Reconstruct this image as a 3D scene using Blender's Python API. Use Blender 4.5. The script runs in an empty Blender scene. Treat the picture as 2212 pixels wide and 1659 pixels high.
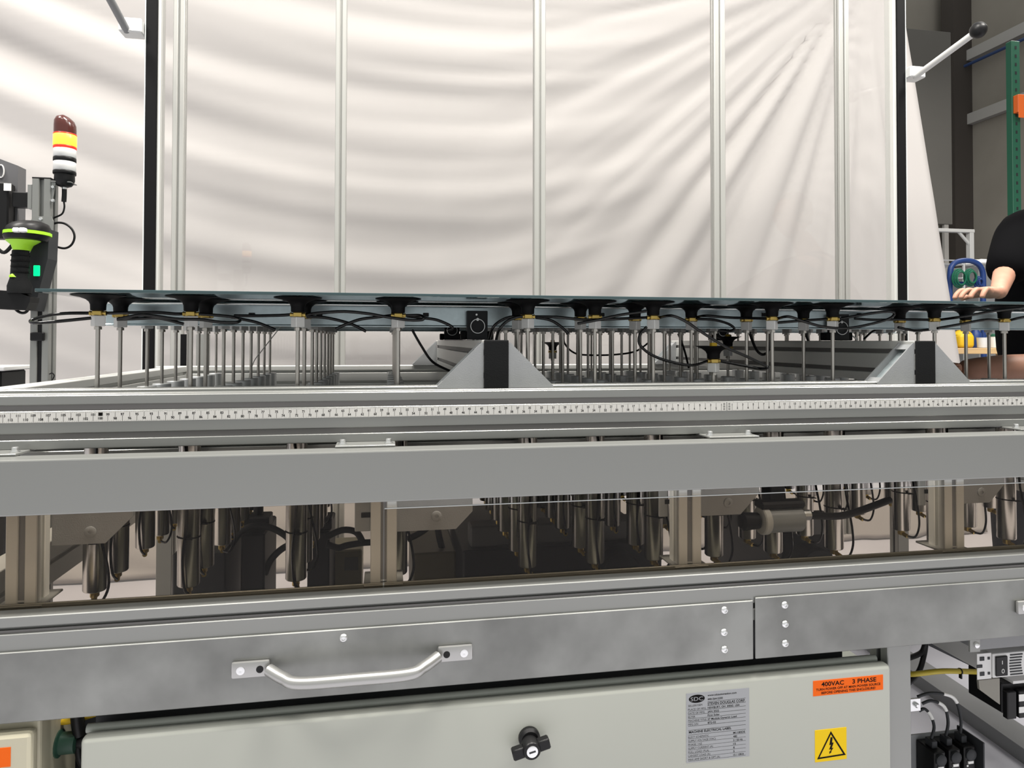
import bpy, bmesh, math, random
from mathutils import Vector, Matrix, noise
random.seed(7)
scene = bpy.context.scene
C = scene.collection

# ------------------------------------------------------------------ camera
H = 1.10                              # eye height above the floor
FPX = 1500.0                          # focal length in pixels of a 2212 px wide frame
TH, PH, RO = math.radians(10.24), math.radians(1.0), math.radians(0.1)
PPX, PPY = 1106.0, 736.0 - FPX*math.tan(PH)
fw0 = Vector((math.sin(TH), math.cos(TH), 0)); rt0 = Vector((math.cos(TH), -math.sin(TH), 0)); up0 = Vector((0, 0, 1))
FW = fw0*math.cos(PH) + up0*math.sin(PH)
up1 = up0*math.cos(PH) - fw0*math.sin(PH)
RT = rt0*math.cos(RO) + up1*math.sin(RO)
UP = up1*math.cos(RO) - rt0*math.sin(RO)
CAM = Vector((0, 0, H))
cd = bpy.data.cameras.new('camera'); cam = bpy.data.objects.new('camera', cd); C.objects.link(cam)
cd.sensor_fit = 'HORIZONTAL'; cd.sensor_width = 36.0; cd.lens = 36.0*FPX/2212.0
cd.shift_x = 0.0; cd.shift_y = -(829.5-PPY)/2212.0
cd.clip_start = 0.02; cd.clip_end = 60
m3 = Matrix((RT, UP, -FW)).transposed()
cam.matrix_world = Matrix.Translation(CAM) @ m3.to_4x4()
scene.camera = cam

# ------------------------------------------------------------------ world, lamps, exposure
w = bpy.data.worlds.new('hall_ambient'); scene.world = w; w.use_nodes = True
w.node_tree.nodes['Background'].inputs[0].default_value = (0.975, 0.985, 0.96, 1)
w.node_tree.nodes['Background'].inputs[1].default_value = 0.78
scene.view_settings.view_transform = 'Standard'
scene.view_settings.look = 'None'
scene.view_settings.exposure = -0.10
scene.view_settings.gamma = 1.0
scene.view_settings.use_curve_mapping = False

def high_bay(x, y, z, e, col=(1.0, 0.955, 0.895), sx=1.2, sy=0.5):
    l = bpy.data.lights.new('high_bay_light', 'AREA'); l.shape = 'RECTANGLE'; l.size = sx; l.size_y = sy
    l.energy = e; l.color = col
    o = bpy.data.objects.new('high_bay_light', l); C.objects.link(o); o.location = (x, y, z)
    return o
for (x, y, e) in ((-2.4, 0.9, 230), (0.6, 0.9, 230), (3.6, 0.9, 230),
                  (-2.4, 2.8, 10), (0.6, 2.8, 10), (3.6, 2.8, 10),
                  (-1.0, -0.6, 45), (2.2, -0.6, 45), (6.0, 5.2, 60)):
    high_bay(x, y, 4.6, e)

# ------------------------------------------------------------------ helpers
def ray(u, v):
    return RT*((u-PPX)/FPX) - UP*((v-PPY)/FPX) + FW
def P(u, v, Y):
    """point at real depth Y seen at photo pixel u, v"""
    d = ray(u, v); t = Y/d.y
    return CAM + d*t
def PZ(u, v, Z):
    d = ray(u, v); t = (Z-H)/d.z
    return CAM + d*t

def mat(name, col, rough=0.5, metal=0.0, spec=0.5, noise_amt=0.0, noise_scale=30.0, bump=0.0, bump_scale=200.0, emit=None, estr=0.0, stretch=None, coat=0.0):
    m = bpy.data.materials.new(name); m.use_nodes = True
    nt = m.node_tree; b = nt.nodes['Principled BSDF']
    b.inputs['Base Color'].default_value = (*col, 1); b.inputs['Roughness'].default_value = rough
    b.inputs['Metallic'].default_value = metal; b.inputs['Specular IOR Level'].default_value = spec
    if coat: b.inputs['Coat Weight'].default_value = coat
    if noise_amt or bump:
        tc = nt.nodes.new('ShaderNodeTexCoord'); mp = nt.nodes.new('ShaderNodeMapping')
        nt.links.new(tc.outputs['Object'], mp.inputs[0])
        if stretch: mp.inputs['Scale'].default_value = stretch
    if noise_amt:
        n = nt.nodes.new('ShaderNodeTexNoise'); n.inputs['Scale'].default_value = noise_scale; n.inputs['Detail'].default_value = 5
        nt.links.new(mp.outputs[0], n.inputs['Vector'])
        r = nt.nodes.new('ShaderNodeValToRGB')
        r.color_ramp.elements[0].position = 0.3; r.color_ramp.elements[1].position = 0.7
        r.color_ramp.elements[0].color = (*[c*(1-noise_amt) for c in col], 1)
        r.color_ramp.elements[1].color = (*[min(1, c*(1+noise_amt)) for c in col], 1)
        nt.links.new(n.outputs[0], r.inputs[0]); nt.links.new(r.outputs[0], b.inputs['Base Color'])
    if bump:
        n2 = nt.nodes.new('ShaderNodeTexNoise'); n2.inputs['Scale'].default_value = bump_scale; n2.inputs['Detail'].default_value = 3
        nt.links.new(mp.outputs[0], n2.inputs['Vector'])
        bp = nt.nodes.new('ShaderNodeBump'); bp.inputs['Strength'].default_value = bump; bp.inputs['Distance'].default_value = 0.002
        nt.links.new(n2.outputs[0], bp.inputs['Height']); nt.links.new(bp.outputs[0], b.inputs['Normal'])
    if emit:
        b.inputs['Emission Color'].default_value = (*emit, 1); b.inputs['Emission Strength'].default_value = estr
    return m

def sheet_mat(name, tint, refl=1.0, rough=0.02, base=0.02):
    """clear or smoked plastic sheet: tinted see-through plus mirror by Fresnel"""
    m = bpy.data.materials.new(name); m.use_nodes = True; nt = m.node_tree
    nt.nodes.remove(nt.nodes['Principled BSDF']); out = nt.nodes['Material Output']
    t = nt.nodes.new('ShaderNodeBsdfTransparent'); t.inputs[0].default_value = (*tint, 1)
    g = nt.nodes.new('ShaderNodeBsdfGlossy'); g.inputs['Roughness'].default_value = rough; g.inputs[0].default_value = (refl, refl, refl, 1)
    lw = nt.nodes.new('ShaderNodeLayerWeight'); lw.inputs[0].default_value = 0.5
    pw = nt.nodes.new('ShaderNodeMath'); pw.operation = 'POWER'; pw.inputs[1].default_value = 5.0
    ml = nt.nodes.new('ShaderNodeMath'); ml.operation = 'MULTIPLY_ADD'; ml.inputs[1].default_value = 0.75; ml.inputs[2].default_value = base
    mx = nt.nodes.new('ShaderNodeMixShader')
    nt.links.new(lw.outputs['Facing'], pw.inputs[0]); nt.links.new(pw.outputs[0], ml.inputs[0])
    nt.links.new(ml.outputs[0], mx.inputs[0]); nt.links.new(t.outputs[0], mx.inputs[1]); nt.links.new(g.outputs[0], mx.inputs[2])
    nt.links.new(mx.outputs[0], out.inputs[0])
    return m

M = {}
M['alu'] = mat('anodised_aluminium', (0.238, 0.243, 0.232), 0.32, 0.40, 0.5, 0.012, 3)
M['alu_lightened'] = mat('anodised_aluminium_lightened', (0.60, 0.605, 0.58), 0.40, 0.25, 0.5, 0.012, 3)  # aluminium copy lightened in colour to make up for shade under the glass
M['alu_g'] = mat('gate_aluminium', (0.37, 0.37, 0.35), 0.4, 0.3)
M['hem'] = mat('bright_zinc_hem', (0.85, 0.88, 0.88), 0.22, 1.0)
M['cast'] = mat('cast_aluminium', (0.37, 0.37, 0.36), 0.30, 0.75)
M['slot'] = mat('slot_cover_strip', (0.16, 0.155, 0.15), 0.55, 0.2)
M['plate'] = mat('mill_finish_plate', (0.215, 0.22, 0.21), 0.42, 0.7, 0.5, 0.26, 9, 0.05, 60)
M['gusset'] = mat('grey_die_cast', (0.30, 0.31, 0.315), 0.5, 0.25, 0.5, 0.04, 30, 0.15, 500)
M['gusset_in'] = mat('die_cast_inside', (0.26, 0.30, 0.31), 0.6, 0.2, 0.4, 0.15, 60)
M['steel'] = mat('stainless_steel', (0.50, 0.475, 0.44), 0.24, 1.0)
M['rod'] = mat('polished_rod', (0.46, 0.44, 0.41), 0.28, 0.9)
M['zinc'] = mat('zinc_bolt', (0.70, 0.71, 0.71), 0.28, 0.9)
M['galv'] = mat('galvanised_steel', (0.46, 0.54, 0.57), 0.30, 0.92, 0.5, 0.07, 60)
M['white_metal'] = mat('pale_block', (0.62, 0.62, 0.61), 0.5, 0.1)
M['capmetal'] = mat('cylinder_cap', (0.75, 0.77, 0.77), 0.4, 0.4)
M['black'] = mat('black_plastic', (0.006, 0.006, 0.0065), 0.4, spec=0.25)
M['blackmat'] = mat('black_matte_plastic', (0.009, 0.0095, 0.010), 0.7, spec=0.12, bump=0.2, bump_scale=600)
M['rubber'] = mat('black_rubber', (0.004, 0.004, 0.0045), 0.55, spec=0.12)
M['hose'] = mat('black_pneumatic_hose', (0.004, 0.004, 0.0045), 0.10, spec=0.35)
M['brass'] = mat('brass_fitting', (0.50, 0.36, 0.10), 0.32, 0.75)
M['yellow'] = mat('yellow_plastic', (0.66, 0.43, 0.01), 0.5)
M['glass'] = mat('dark_module_glass', (0.030, 0.060, 0.065), 0.05, 0.0, 0.7)
M['darkgrey'] = mat('dark_grey_metal', (0.030, 0.032, 0.035), 0.5, 0.1, 0.25)
M['midgrey'] = mat('mid_grey_paint', (0.20, 0.205, 0.21), 0.55)
M['curtain'] = mat('white_cloth', (0.426, 0.407, 0.394), 0.85, spec=0.15, bump=0.06, bump_scale=40)
M['cab'] = mat('light_grey_cabinet_paint', (0.345, 0.355, 0.318), 0.38, 0.0, 0.35, 0.02, 4)
M['cab_dk'] = mat('grey_green_cabinet_body', (0.36, 0.38, 0.34), 0.38)
M['cream'] = mat('cream_box_paint', (0.46, 0.43, 0.32), 0.5)
M['orange'] = mat('orange_sticker', (0.74, 0.115, 0.004), 0.55, spec=0.15)
M['yellowst'] = mat('yellow_sticker', (0.70, 0.47, 0.004), 0.5, spec=0.15)
M['silverst'] = mat('silver_label', (0.285, 0.295, 0.305), 0.4, 0.2)
M['ink'] = mat('black_ink', (0.006, 0.0055, 0.0055), 0.7, spec=0.08)
M['inkgrey'] = mat('grey_ink', (0.05, 0.05, 0.05), 0.7, spec=0.1)
M['tape'] = mat('white_tape', (0.60, 0.59, 0.56), 0.45)
M['white'] = mat('white_plastic', (0.75, 0.75, 0.73), 0.45)
M['lime'] = mat('lime_plastic', (0.36, 0.72, 0.02), 0.45)
M['greenled'] = mat('green_led', (0.0, 0.6, 0.2), 0.4, emit=(0.0, 1.0, 0.3), estr=1.2)
M['amber'] = mat('lit_amber_lens', (1.0, 0.5, 0.05), 0.3, emit=(1.0, 0.40, 0.02), estr=2.4)
M['redlens'] = mat('red_lens', (0.75, 0.02, 0.01), 0.3, emit=(1.0, 0.02, 0.0), estr=0.9)
M['darkred'] = mat('dark_red_lens', (0.07, 0.018, 0.014), 0.2)
M['wall'] = mat('insulated_wall', (0.27, 0.25, 0.215), 0.8, 0, 0.2, 0.10, 1.2)
M['wallpanel'] = mat('pale_panel', (0.145, 0.140, 0.128), 0.7, 0, 0.2, 0.05, 1.0)
M['brown'] = mat('dark_brown_column', (0.05, 0.042, 0.036), 0.7)
M['girt'] = mat('pale_girt', (0.38, 0.37, 0.35), 0.7)
M['floor'] = mat('pale_concrete_floor', (0.50, 0.50, 0.55), 0.55, 0, 0.3, 0.08, 1.5)
M['rackgreen'] = mat('rack_green', (0.015, 0.105, 0.06), 0.5)
M['rackorange'] = mat('rack_orange', (0.75, 0.14, 0.02), 0.5)
M['blue'] = mat('blue_paint', (0.008, 0.038, 0.17), 0.45)
M['green'] = mat('green_plastic', (0.006, 0.12, 0.065), 0.4)
M['wood'] = mat('pale_wood', (0.50, 0.34, 0.17), 0.6, 0, 0.4, 0.12, 5, stretch=(1, 10, 10))
M['skin'] = mat('skin', (0.42, 0.215, 0.145), 0.55, 0, 0.4, 0.10, 25)
M['shirt'] = mat('black_cloth', (0.003, 0.003, 0.0035), 0.95, spec=0.03)
M['jeans'] = mat('dark_trousers', (0.02, 0.022, 0.03), 0.9)
M['hair'] = mat('brown_hair', (0.06, 0.035, 0.02), 0.7)
M['smoke'] = sheet_mat('smoked_acrylic', (0.79, 0.75, 0.695), base=0.008)
M['clear'] = sheet_mat('clear_polycarbonate', (0.95, 0.95, 0.95), 1.0, 0.03)
M['edge'] = mat('sheet_edge', (0.60, 0.63, 0.62), 0.25)
M['bluecable'] = mat('blue_pipe', (0.03, 0.06, 0.16), 0.5)

class MB:
    def __init__(s): s.bm = bmesh.new()
    def box(s, x0, x1, y0, y1, z0, z1, bev=0.0, seg=1, mtx=None):
        r = bmesh.ops.create_cube(s.bm, size=1.0)
        vs = r['verts']
        mt = Matrix.Translation(((x0+x1)/2, (y0+y1)/2, (z0+z1)/2)) @ Matrix.Diagonal((abs(x1-x0), abs(y1-y0), abs(z1-z0), 1))
        bmesh.ops.transform(s.bm, matrix=mt, verts=vs)
        if mtx is not None: bmesh.ops.transform(s.bm, matrix=mtx, verts=vs)
        if bev:
            es = list({e for v in vs for e in v.link_edges})
            bmesh.ops.bevel(s.bm, geom=es, offset=bev, segments=seg, affect='EDGES', profile=0.5)
        return s
    def raw(s, verts, faces):
        vs = [s.bm.verts.new(v) for v in verts]
        for f in faces:
            try: s.bm.faces.new([vs[i] for i in f])
            except ValueError: pass
        return s
    def extr(s, poly, fn, t0, t1):
        """poly of (a,b); fn(a,b,t) -> world"""
        n = len(poly)
        vs = [fn(a, b, t0) for a, b in poly] + [fn(a, b, t1) for a, b in poly]
        fs = [tuple(range(n))[::-1], tuple(range(n, 2*n))]
        fs += [(i, (i+1) % n, n+(i+1) % n, n+i) for i in range(n)]
        return s.raw(vs, fs)
    def lathe(s, prof, n=20, c=(0, 0, 0), mtx=None):
        c = Vector(c); vs = []; fs = []
        for (r, z) in prof:
            for k in range(n):
                a = 2*math.pi*k/n
                p = Vector((r*math.cos(a), r*math.sin(a), z))
                if mtx is not None: p = mtx @ p
                vs.append(p + c)
        m = len(prof)
        for i in range(m-1):
            for k in range(n):
                k2 = (k+1) % n
                fs.append((i*n+k, i*n+k2, (i+1)*n+k2, (i+1)*n+k))
        fs.append(tuple(range(n))[::-1]); fs.append(tuple((m-1)*n+k for k in range(n)))
        return s.raw(vs, fs)
    def cyl(s, p0, p1, r, n=12, r1=None):
        p0, p1 = Vector(p0), Vector(p1); d = p1-p0
        q = d.to_track_quat('Z', 'Y').to_matrix()
        return s.lathe([(r, 0), (r if r1 is None else r1, d.length)], n, p0, q)
    def tube(s, pts, r, n=8, sub=5, closed=False):
        P_ = smooth(pts, sub, closed)
        vs = []; fs = []; m = len(P_)
        up = None
        for i in range(m):
            if closed: t = P_[(i+1) % m]-P_[i-1]
            else: t = P_[min(i+1, m-1)]-P_[max(i-1, 0)]
            t.normalize()
            if up is None:
                up = Vector((0, 0, 1)) if abs(t.z) < 0.9 else Vector((1, 0, 0))
            up = (up - t*up.dot(t)); up.normalize()
            sd = t.cross(up)
            for k in range(n):
                a = 2*math.pi*k/n
                vs.append(P_[i] + up*(r*math.cos(a)) + sd*(r*math.sin(a)))
        for i in range(m if closed else m-1):
            j = (i+1) % m
            for k in range(n):
                k2 = (k+1) % n
                fs.append((i*n+k, i*n+k2, j*n+k2, j*n+k))
        if not closed:
            fs.append(tuple(range(n))[::-1]); fs.append(tuple((m-1)*n+k for k in range(n)))
        return s.raw(vs, fs)
    def mesh(s, name, mt, smooth_angle=None):
        bmesh.ops.recalc_face_normals(s.bm, faces=s.bm.faces)
        me = bpy.data.meshes.new(name); s.bm.to_mesh(me); s.bm.free()
        me.materials.append(M[mt] if isinstance(mt, str) else mt)
        if smooth_angle:
            for p in me.polygons: p.use_smooth = True
            me.set_sharp_from_angle(angle=math.radians(smooth_angle))
        return me
    def build(s, name, mt, parent=None, sm=None):
        return link(name, s.mesh(name, mt, sm), parent)

def smooth(pts, sub=5, closed=False):
    pts = [Vector(p) for p in pts]
    if sub <= 1 or len(pts) < 3: return pts
    out = []; n = len(pts)
    rng = n if closed else n-1
    for i in range(rng):
        if closed: a, b, c, d = pts[i-1], pts[i], pts[(i+1) % n], pts[(i+2) % n]
        else: a, b, c, d = pts[max(i-1, 0)], pts[i], pts[i+1], pts[min(i+2, n-1)]
        for k in range(sub):
            t = k/sub
            out.append(0.5*((2*b) + (c-a)*t + (2*a-5*b+4*c-d)*t*t + (3*b-a-3*c+d)*t*t*t))
    if not closed: out.append(pts[-1])
    return out

def link(name, me, parent=None):
    o = bpy.data.objects.new(name, me); C.objects.link(o)
    if parent is not None:
        o.parent = parent
        root = parent
        loc = Vector(parent['_o']) if '_o' in parent else Vector((0, 0, 0))
        o.matrix_parent_inverse = Matrix.Translation(-loc)
    return o
def tag(o, label, cat, group=None, kind=None):
    o['label'] = label; o['category'] = cat
    if group: o['group'] = group
    if kind: o['kind'] = kind
    return o
def thing(name, label, cat, loc=(0, 0, 0), group=None):
    o = bpy.data.objects.new(name, None); C.objects.link(o); o.location = loc
    o['_o'] = tuple(loc); o.empty_display_size = 0.05
    return tag(o, label, cat, group)
def struct(o):
    o['kind'] = 'structure'; return o

def prof(w, h, sl, sw=0.0085, sd=0.008, ch=0.0012):
    """T-slot section outline, centred; sl = slot centre offsets for bottom, right, top, left"""
    pts = []
    sides = [((-w/2, -h/2), (1, 0), (0, 1), w, sl[0]), ((w/2, -h/2), (0, 1), (-1, 0), h, sl[1]),
             ((w/2, h/2), (-1, 0), (0, -1), w, sl[2]), ((-w/2, h/2), (0, -1), (1, 0), h, sl[3])]
    for (ox, oy), (dx, dy), (nx, ny), L, slots in sides:
        def pt(t, d): pts.append((ox+dx*t+nx*d, oy+dy*t+ny*d))
        pt(ch, 0)
        ss = sorted((L/2+q) for q in slots)
        for q in ss:
            pt(q-sw/2-ch, 0); pt(q-sw/2, ch); pt(q-sw/2, sd); pt(q+sw/2, sd); pt(q+sw/2, ch); pt(q+sw/2+ch, 0)
        pt(L-ch, 0)
    return pts
def prof_x(w, h, sl, x0, x1, cy, cz, **k):
    return MB().extr(prof(w, h, sl, **k), lambda a, b, t: (t, cy+a, cz+b), x0, x1)
def prof_y(w, h, sl, y0, y1, cx, cz, **k):
    return MB().extr(prof(w, h, sl, **k), lambda a, b, t: (cx+a, t, cz+b), y0, y1)
def prof_z(w, h, sl, z0, z1, cx, cy, **k):
    return MB().extr(prof(w, h, sl, **k), lambda a, b, t: (cx+a, cy+b, t), z0, z1)

_tc = {}
def text_geo(body, size, bold=0.0, sx=1.0, align='LEFT'):
    key = (body, bold)
    if key not in _tc:
        cu = bpy.data.curves.new('t', 'FONT'); cu.body = body; cu.size = 1.0; cu.fill_mode = 'FRONT'; cu.offset = bold; cu.resolution_u = 3
        ob = bpy.data.objects.new('t', cu); C.objects.link(ob)
        dg = bpy.context.evaluated_depsgraph_get()
        me = bpy.data.meshes.new_from_object(ob.evaluated_get(dg))
        _tc[key] = ([(v.co.x, v.co.y) for v in me.vertices], [tuple(p.vertices) for p in me.polygons])
        bpy.data.objects.remove(ob); bpy.data.curves.remove(cu); bpy.data.meshes.remove(me)
    vs, fs = _tc[key]
    if not vs: return [], []
    x0 = min(v[0] for v in vs); x1 = max(v[0] for v in vs)
    off = {'LEFT': x0, 'CENTER': (x0+x1)/2, 'RIGHT': x1}[align]
    return [((x-off)*size*sx, y*size) for x, y in vs], fs
def add_text(mb, body, x, z, y, size, bold=0.0, sx=1.0, align='CENTER', width=None):
    """flat print on a surface facing -Y"""
    vs, fs = text_geo(body, size, bold, sx, align)
    if width and vs:
        xs = [v[0] for v in vs]; k = width/(max(xs)-min(xs)); vs = [(a*k, b) for a, b in vs]
    mb.raw([(x+a, y, z+b) for a, b in vs], fs)
def rect(mb, x0, x1, z0, z1, y):
    mb.raw([(x0, y, z0), (x1, y, z0), (x1, y, z1), (x0, y, z1)], [(0, 1, 2, 3)])

# ------------------------------------------------------------------ setting
WX = 8.3; WY = 9.0
struct(MB().box(-8, WX+0.2, -5, WY+0.2, -0.1, 0.0).build('floor', 'floor'))
struct(MB().box(-8, WX+0.2, WY, WY+0.2, 0, 6.5).build('wall_back', 'wall'))
wr = struct(MB().box(WX, WX+0.2, -5, WY, 0, 6.5).build('wall_right', 'wall'))
def PXw(u, v):
    d = ray(u, v); return CAM + d*((WX-0.09)/d.x)
for zz in (PXw(2140, 236).z, PXw(2140, 92).z):
    MB().box(WX-0.09, WX, -4.5, WY-0.001, zz-0.09, zz+0.06).build('girt', 'girt', wr)
zp = PXw(2140, 118).z
MB().tube([(WX-0.12, 3.0, zp), (WX-0.12, 6.0, zp-0.03), (WX-0.12, 8.9, zp)], 0.022).build('pipe', 'bluecable', wr)
MB().box(WX-0.30, WX-0.001, 8.62, 8.85, 0, 6.4).build('wall_column', 'brown', wr)
MB().cyl((WX-0.14, 6.35, 2.7), (WX-0.14, 6.35, 1.0), 0.012).build('conduit', 'girt', wr)

# white backdrop: cloth swagged from a gathering point at the upper right
YC = 3.45
e1 = P(1957, 60, YC); e2 = P(2052, 650, YC)
def edge_x(z):
    return e1.x + (z-e1.z)*(e2.x-e1.x)/(e2.z-e1.z)
def to_px(p):
    q = Vector(p)-CAM; zc = q.dot(FW)
    return PPX+FPX*q.dot(RT)/zc, PPY-FPX*q.dot(UP)/zc
AX = P(1870, -90, YC)      # gathering point of the folds
def n1(t, s=0.0): return noise.noise(Vector((t, s, 3.1)))
def sst(a, b, t):
    t = max(0, min(1, (t-a)/(b-a))); return t*t*(3-2*t)
def fold(x, z):
    dx = (AX.x-x); dz = (AX.z-z)
    r = math.hypot(dx, dz); ang = math.atan2(dz, dx)
    s = dx/4.0
    rad = 0.055*n1(ang*9.0+2.0, r*0.12)+0.040*n1(ang*21.0, r*0.2) + 0.008*n1(ang*48.0, r*0.3)
    rad *= min(1.0, 0.25+r*0.75)
    g = 1-math.exp(-max(s, 0.02)/0.22)
    L = 0.30*max(0, (s-0.50)/0.45)**2
    a = (dz+L)/g
    sag = 0.060*n1(a*2.7+5.0, s*0.9)+0.050*n1(a*5.5+1.0, s*0.7+2)+0.018*n1(a*12.0, s*2.2)
    sag += 0.034*(1-2*abs(n1(a*3.4+9.0, s*0.6+4)))
    sag *= 0.45+0.55*sst(2.0, 0.3, dz)
    wgt = sst(0.18, 0.62, s)
    return rad*(1-wgt)+sag*wgt
NX, NZ = 230, 170
vs = []; fs = []
for j in range(NZ+1):
    z = 0.01+(4.3-0.01)*j/NZ
    xr = edge_x(z) if z > 0.0 else 0
    xr = min(xr, 3.6)
    for i in range(NX+1):
        x = -4.2+(xr+4.2)*i/NX
        y = YC - fold(x, z)*sst(0.0, 0.45, xr-x) + 0.004*noise.noise(Vector((x*3, z*3, 0)))
        vs.append((x, y, z))
for j in range(NZ):
    for i in range(NX):
        a = j*(NX+1)+i
        fs.append((a, a+1, a+NX+2, a+NX+1))
cm = MB().raw(vs, fs); cme = cm.mesh('curtain', 'curtain')
for p in cme.polygons: p.use_smooth = True
cur = link('backdrop_curtain', cme)
sm_ = cur.modifiers.new('thick', 'SOLIDIFY'); sm_.thickness = 0.003
tag(cur, 'large white cloth backdrop swagged in soft folds behind the machine', 'curtain')

# ------------------------------------------------------------------ gate behind the table
YG = 2.60
gate = thing('enclosure_gate', 'tall clear panelled gate with slim aluminium posts behind the table', 'gate', (P(1130, 600, YG).x, YG, 0))
def gx(u): return P(u, 400, YG).x
ZG0, ZG1 = 0.30, 2.75
for (ua, ub) in ((370.5, 395.5), (723, 747), (1155, 1179), (1544, 1568), (1815, 1836)):
    xa, xb = gx(ua), gx(ub); wd = xb-xa
    prof_z(wd, 0.04, ([0], [0], [0], [0]), ZG0, ZG1, (xa+xb)/2, YG+0.02, sw=0.006, ch=0.0025).build('post', 'alu_g', gate)
xl0, xl1, xl2 = gx(314), gx(338), gx(345)
xr0, xr1, xr2 = gx(1930), gx(1937), gx(1954)
MB().box(xl0, xl1, YG-0.012, YG+0.05, 0.62, ZG1, 0.002).build('edge_seal', 'rubber', gate)
MB().box(xr1, xr2, YG-0.012, YG+0.05, 0.62, ZG1, 0.002).build('edge_seal', 'rubber', gate)
MB().box(xl1, xl2, YG-0.004, YG+0.05, 0.62, ZG1, 0.002).build('side_strip', 'alu_lightened', gate)
MB().box(xr0, xr1, YG-0.004, YG+0.05, 0.62, ZG1, 0.002).build('side_strip', 'alu_lightened', gate)
MB().box(xl0-0.003, xl0, YG-0.012, YG+0.05, 0.62, ZG1).build('glass_edge', 'edge', gate)
MB().box(xr2, xr2+0.003, YG-0.012, YG+0.05, 0.62, ZG1).build('glass_edge', 'edge', gate)
cuts = [(345, 370.5), (395.5, 723), (747, 1155), (1179, 1544), (1568, 1815), (1836, 1930)]
for ua, ub in cuts:
    MB().box(gx(ua), gx(ub), YG+0.017, YG+0.021, 0.62, ZG1).build('pane', 'clear', gate)
prof_x(0.04, 0.04, ([0], [0], [0], [0]), xl0, xr2, YG+0.02, 0.60).build('bottom_rail', 'alu', gate)
# hand levers on both sides
def lever(bu0, bu1, bv0, bv1, ru, rv, tu, tv, ball):
    a = P(bu0, bv0, YG); b = P(bu1, bv1, YG)
    x0, x1 = min(a.x, b.x), max(a.x, b.x); z0, z1 = min(a.z, b.z), max(a.z, b.z)
    arm = MB().box(x0, x1, YG-0.035, YG+0.03, z0, z1, 0.004).build('lever_arm', 'white_metal', gate)
    s = P(ru, rv, YG-0.02)
    # rod runs towards the operator and up, staying at the same X
    d = ray(tu, tv); t = s.x/d.x; e = CAM + d*t
    dr = (e-s); 
    MB().cyl(s, e, 0.0125, 14).build('rod', 'white_metal' if ball else 'midgrey', arm, 40)
    pr = [(0.0005, -0.03)]+[(0.03*math.sin(math.pi*k/12), -0.03*math.cos(math.pi*k/12)) for k in range(1, 12)]+[(0.0005, 0.03)]
    MB().lathe(pr, 20, e+dr.normalized()*0.02).build('ball_knob', 'black', arm, 60)
lever(1954, 1987, 148, 174, 1976, 166, 2104, 72, True)
lever(263, 313, 45, 79, 274, 66, 231, -14, False)
# gate guide column under the table edge
MB().box(P(390, 720, 2.5).x, P(403, 720, 2.5).x, 2.5, 2.54, 0.3, H+0.02).build('guide_strip', 'rubber', gate)
MB().box(P(424, 720, 2.5).x, P(448, 720, 2.5).x, 2.5, 2.54, 0.3, H+0.02).build('guide_post', 'alu', gate)

# ------------------------------------------------------------------ bench frame
YR = 1.125; YB = 1.05
X0 = 0.583                                 # zero of the measuring tapes
XL, XR = -0.70, 1.95
bench = thing('test_bench', 'long aluminium profile bench frame with smoked side windows', 'bench', ((XL+XR)/2, 1.7, 0))
def slot_strip(x0, x1, y0, z0, z1, par):
    return MB().box(x0, x1, y0+0.0035, y0+0.006, z0, z1).build('slot_cover', 'slot', par)
# front rail, 40 deep x 80 high
ZRT, ZRB = 1.0185, 0.9395
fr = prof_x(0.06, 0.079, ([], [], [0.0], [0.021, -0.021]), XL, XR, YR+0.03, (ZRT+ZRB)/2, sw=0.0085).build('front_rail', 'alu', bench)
for dz in (0.021, -0.021):
    zc_ = (ZRT+ZRB)/2+dz
    slot_strip(XL, XR, YR, zc_-0.00425, zc_+0.00425, fr)
MB().box(XL, XR, YR+0.0268, YR+0.0332, ZRT-0.006, ZRT-0.003).build('slot_cover', 'slot', fr)
xin = P(16, 848, YR+0.09).x
ir = prof_x(0.05, 0.06, ([], [], [0.0], [0.0]), xin, XR, YR+0.088, ZRT-0.026, sw=0.005).build('inner_rail', 'alu', bench)
# left, right and back rails
sx = -0.635
for (sxx) in (sx, XR-0.03):
    prof_y(0.05, 0.079, ([], [0.018, -0.018], [0], [0.018, -0.018]), YR+0.062, 2.30, sxx, (ZRT+ZRB)/2, sw=0.009).build('side_rail', 'alu_lightened', bench)
br = prof_x(0.05, 0.079, ([], [], [0], [0.014, -0.021]), XL, XR+0.02, 2.33, (ZRT+ZRB)/2, sw=0.0085).build('back_rail', 'alu_lightened', bench)
slot_strip(XL, XR, 2.305, ZRT-0.0395+0.014-0.004, ZRT-0.0395+0.014+0.004, br)
# wide front beam
ZBT, ZBB = 0.9365, 0.8605
MB().box(XL, XR, YB, YB+0.042, ZBB, ZBT, 0.0022, 2).build('front_beam', 'alu', bench)
# bolted joining plates between beam and rail
for uc in (-30, 790, 1578, 2235):
    xc = P(uc, 940, YB+0.05).x
    pl = MB().box(xc-0.045, xc+0.045, YB+0.035, YR+0.05, ZBT+0.0005, ZBT+0.0035, 0.0006).build('joining_plate', 'alu', bench)
    for dx in (-0.035, 0.035):
        b = MB(); b.lathe([(0.0065, 0), (0.0065, 0.0015), (0.0045, 0.0016), (0.0045, 0.0065), (0.0035, 0.0072)], 12, (xc+dx, YB+0.055, ZBT+0.0035))
        b.build('bolt', 'zinc', pl, 40)
# lower front rail
ZLT = 0.7255
lr = prof_x(0.045, 0.08, ([], [], [], [0.0165, -0.021]), XL, XR, YB+0.0225, ZLT-0.04, sw=0.0085).build('lower_rail', 'alu', bench)
slot_strip(XL, XR, YB, ZLT-0.04+0.0165-0.00425, ZLT-0.04+0.0165+0.00425, lr)
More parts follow.
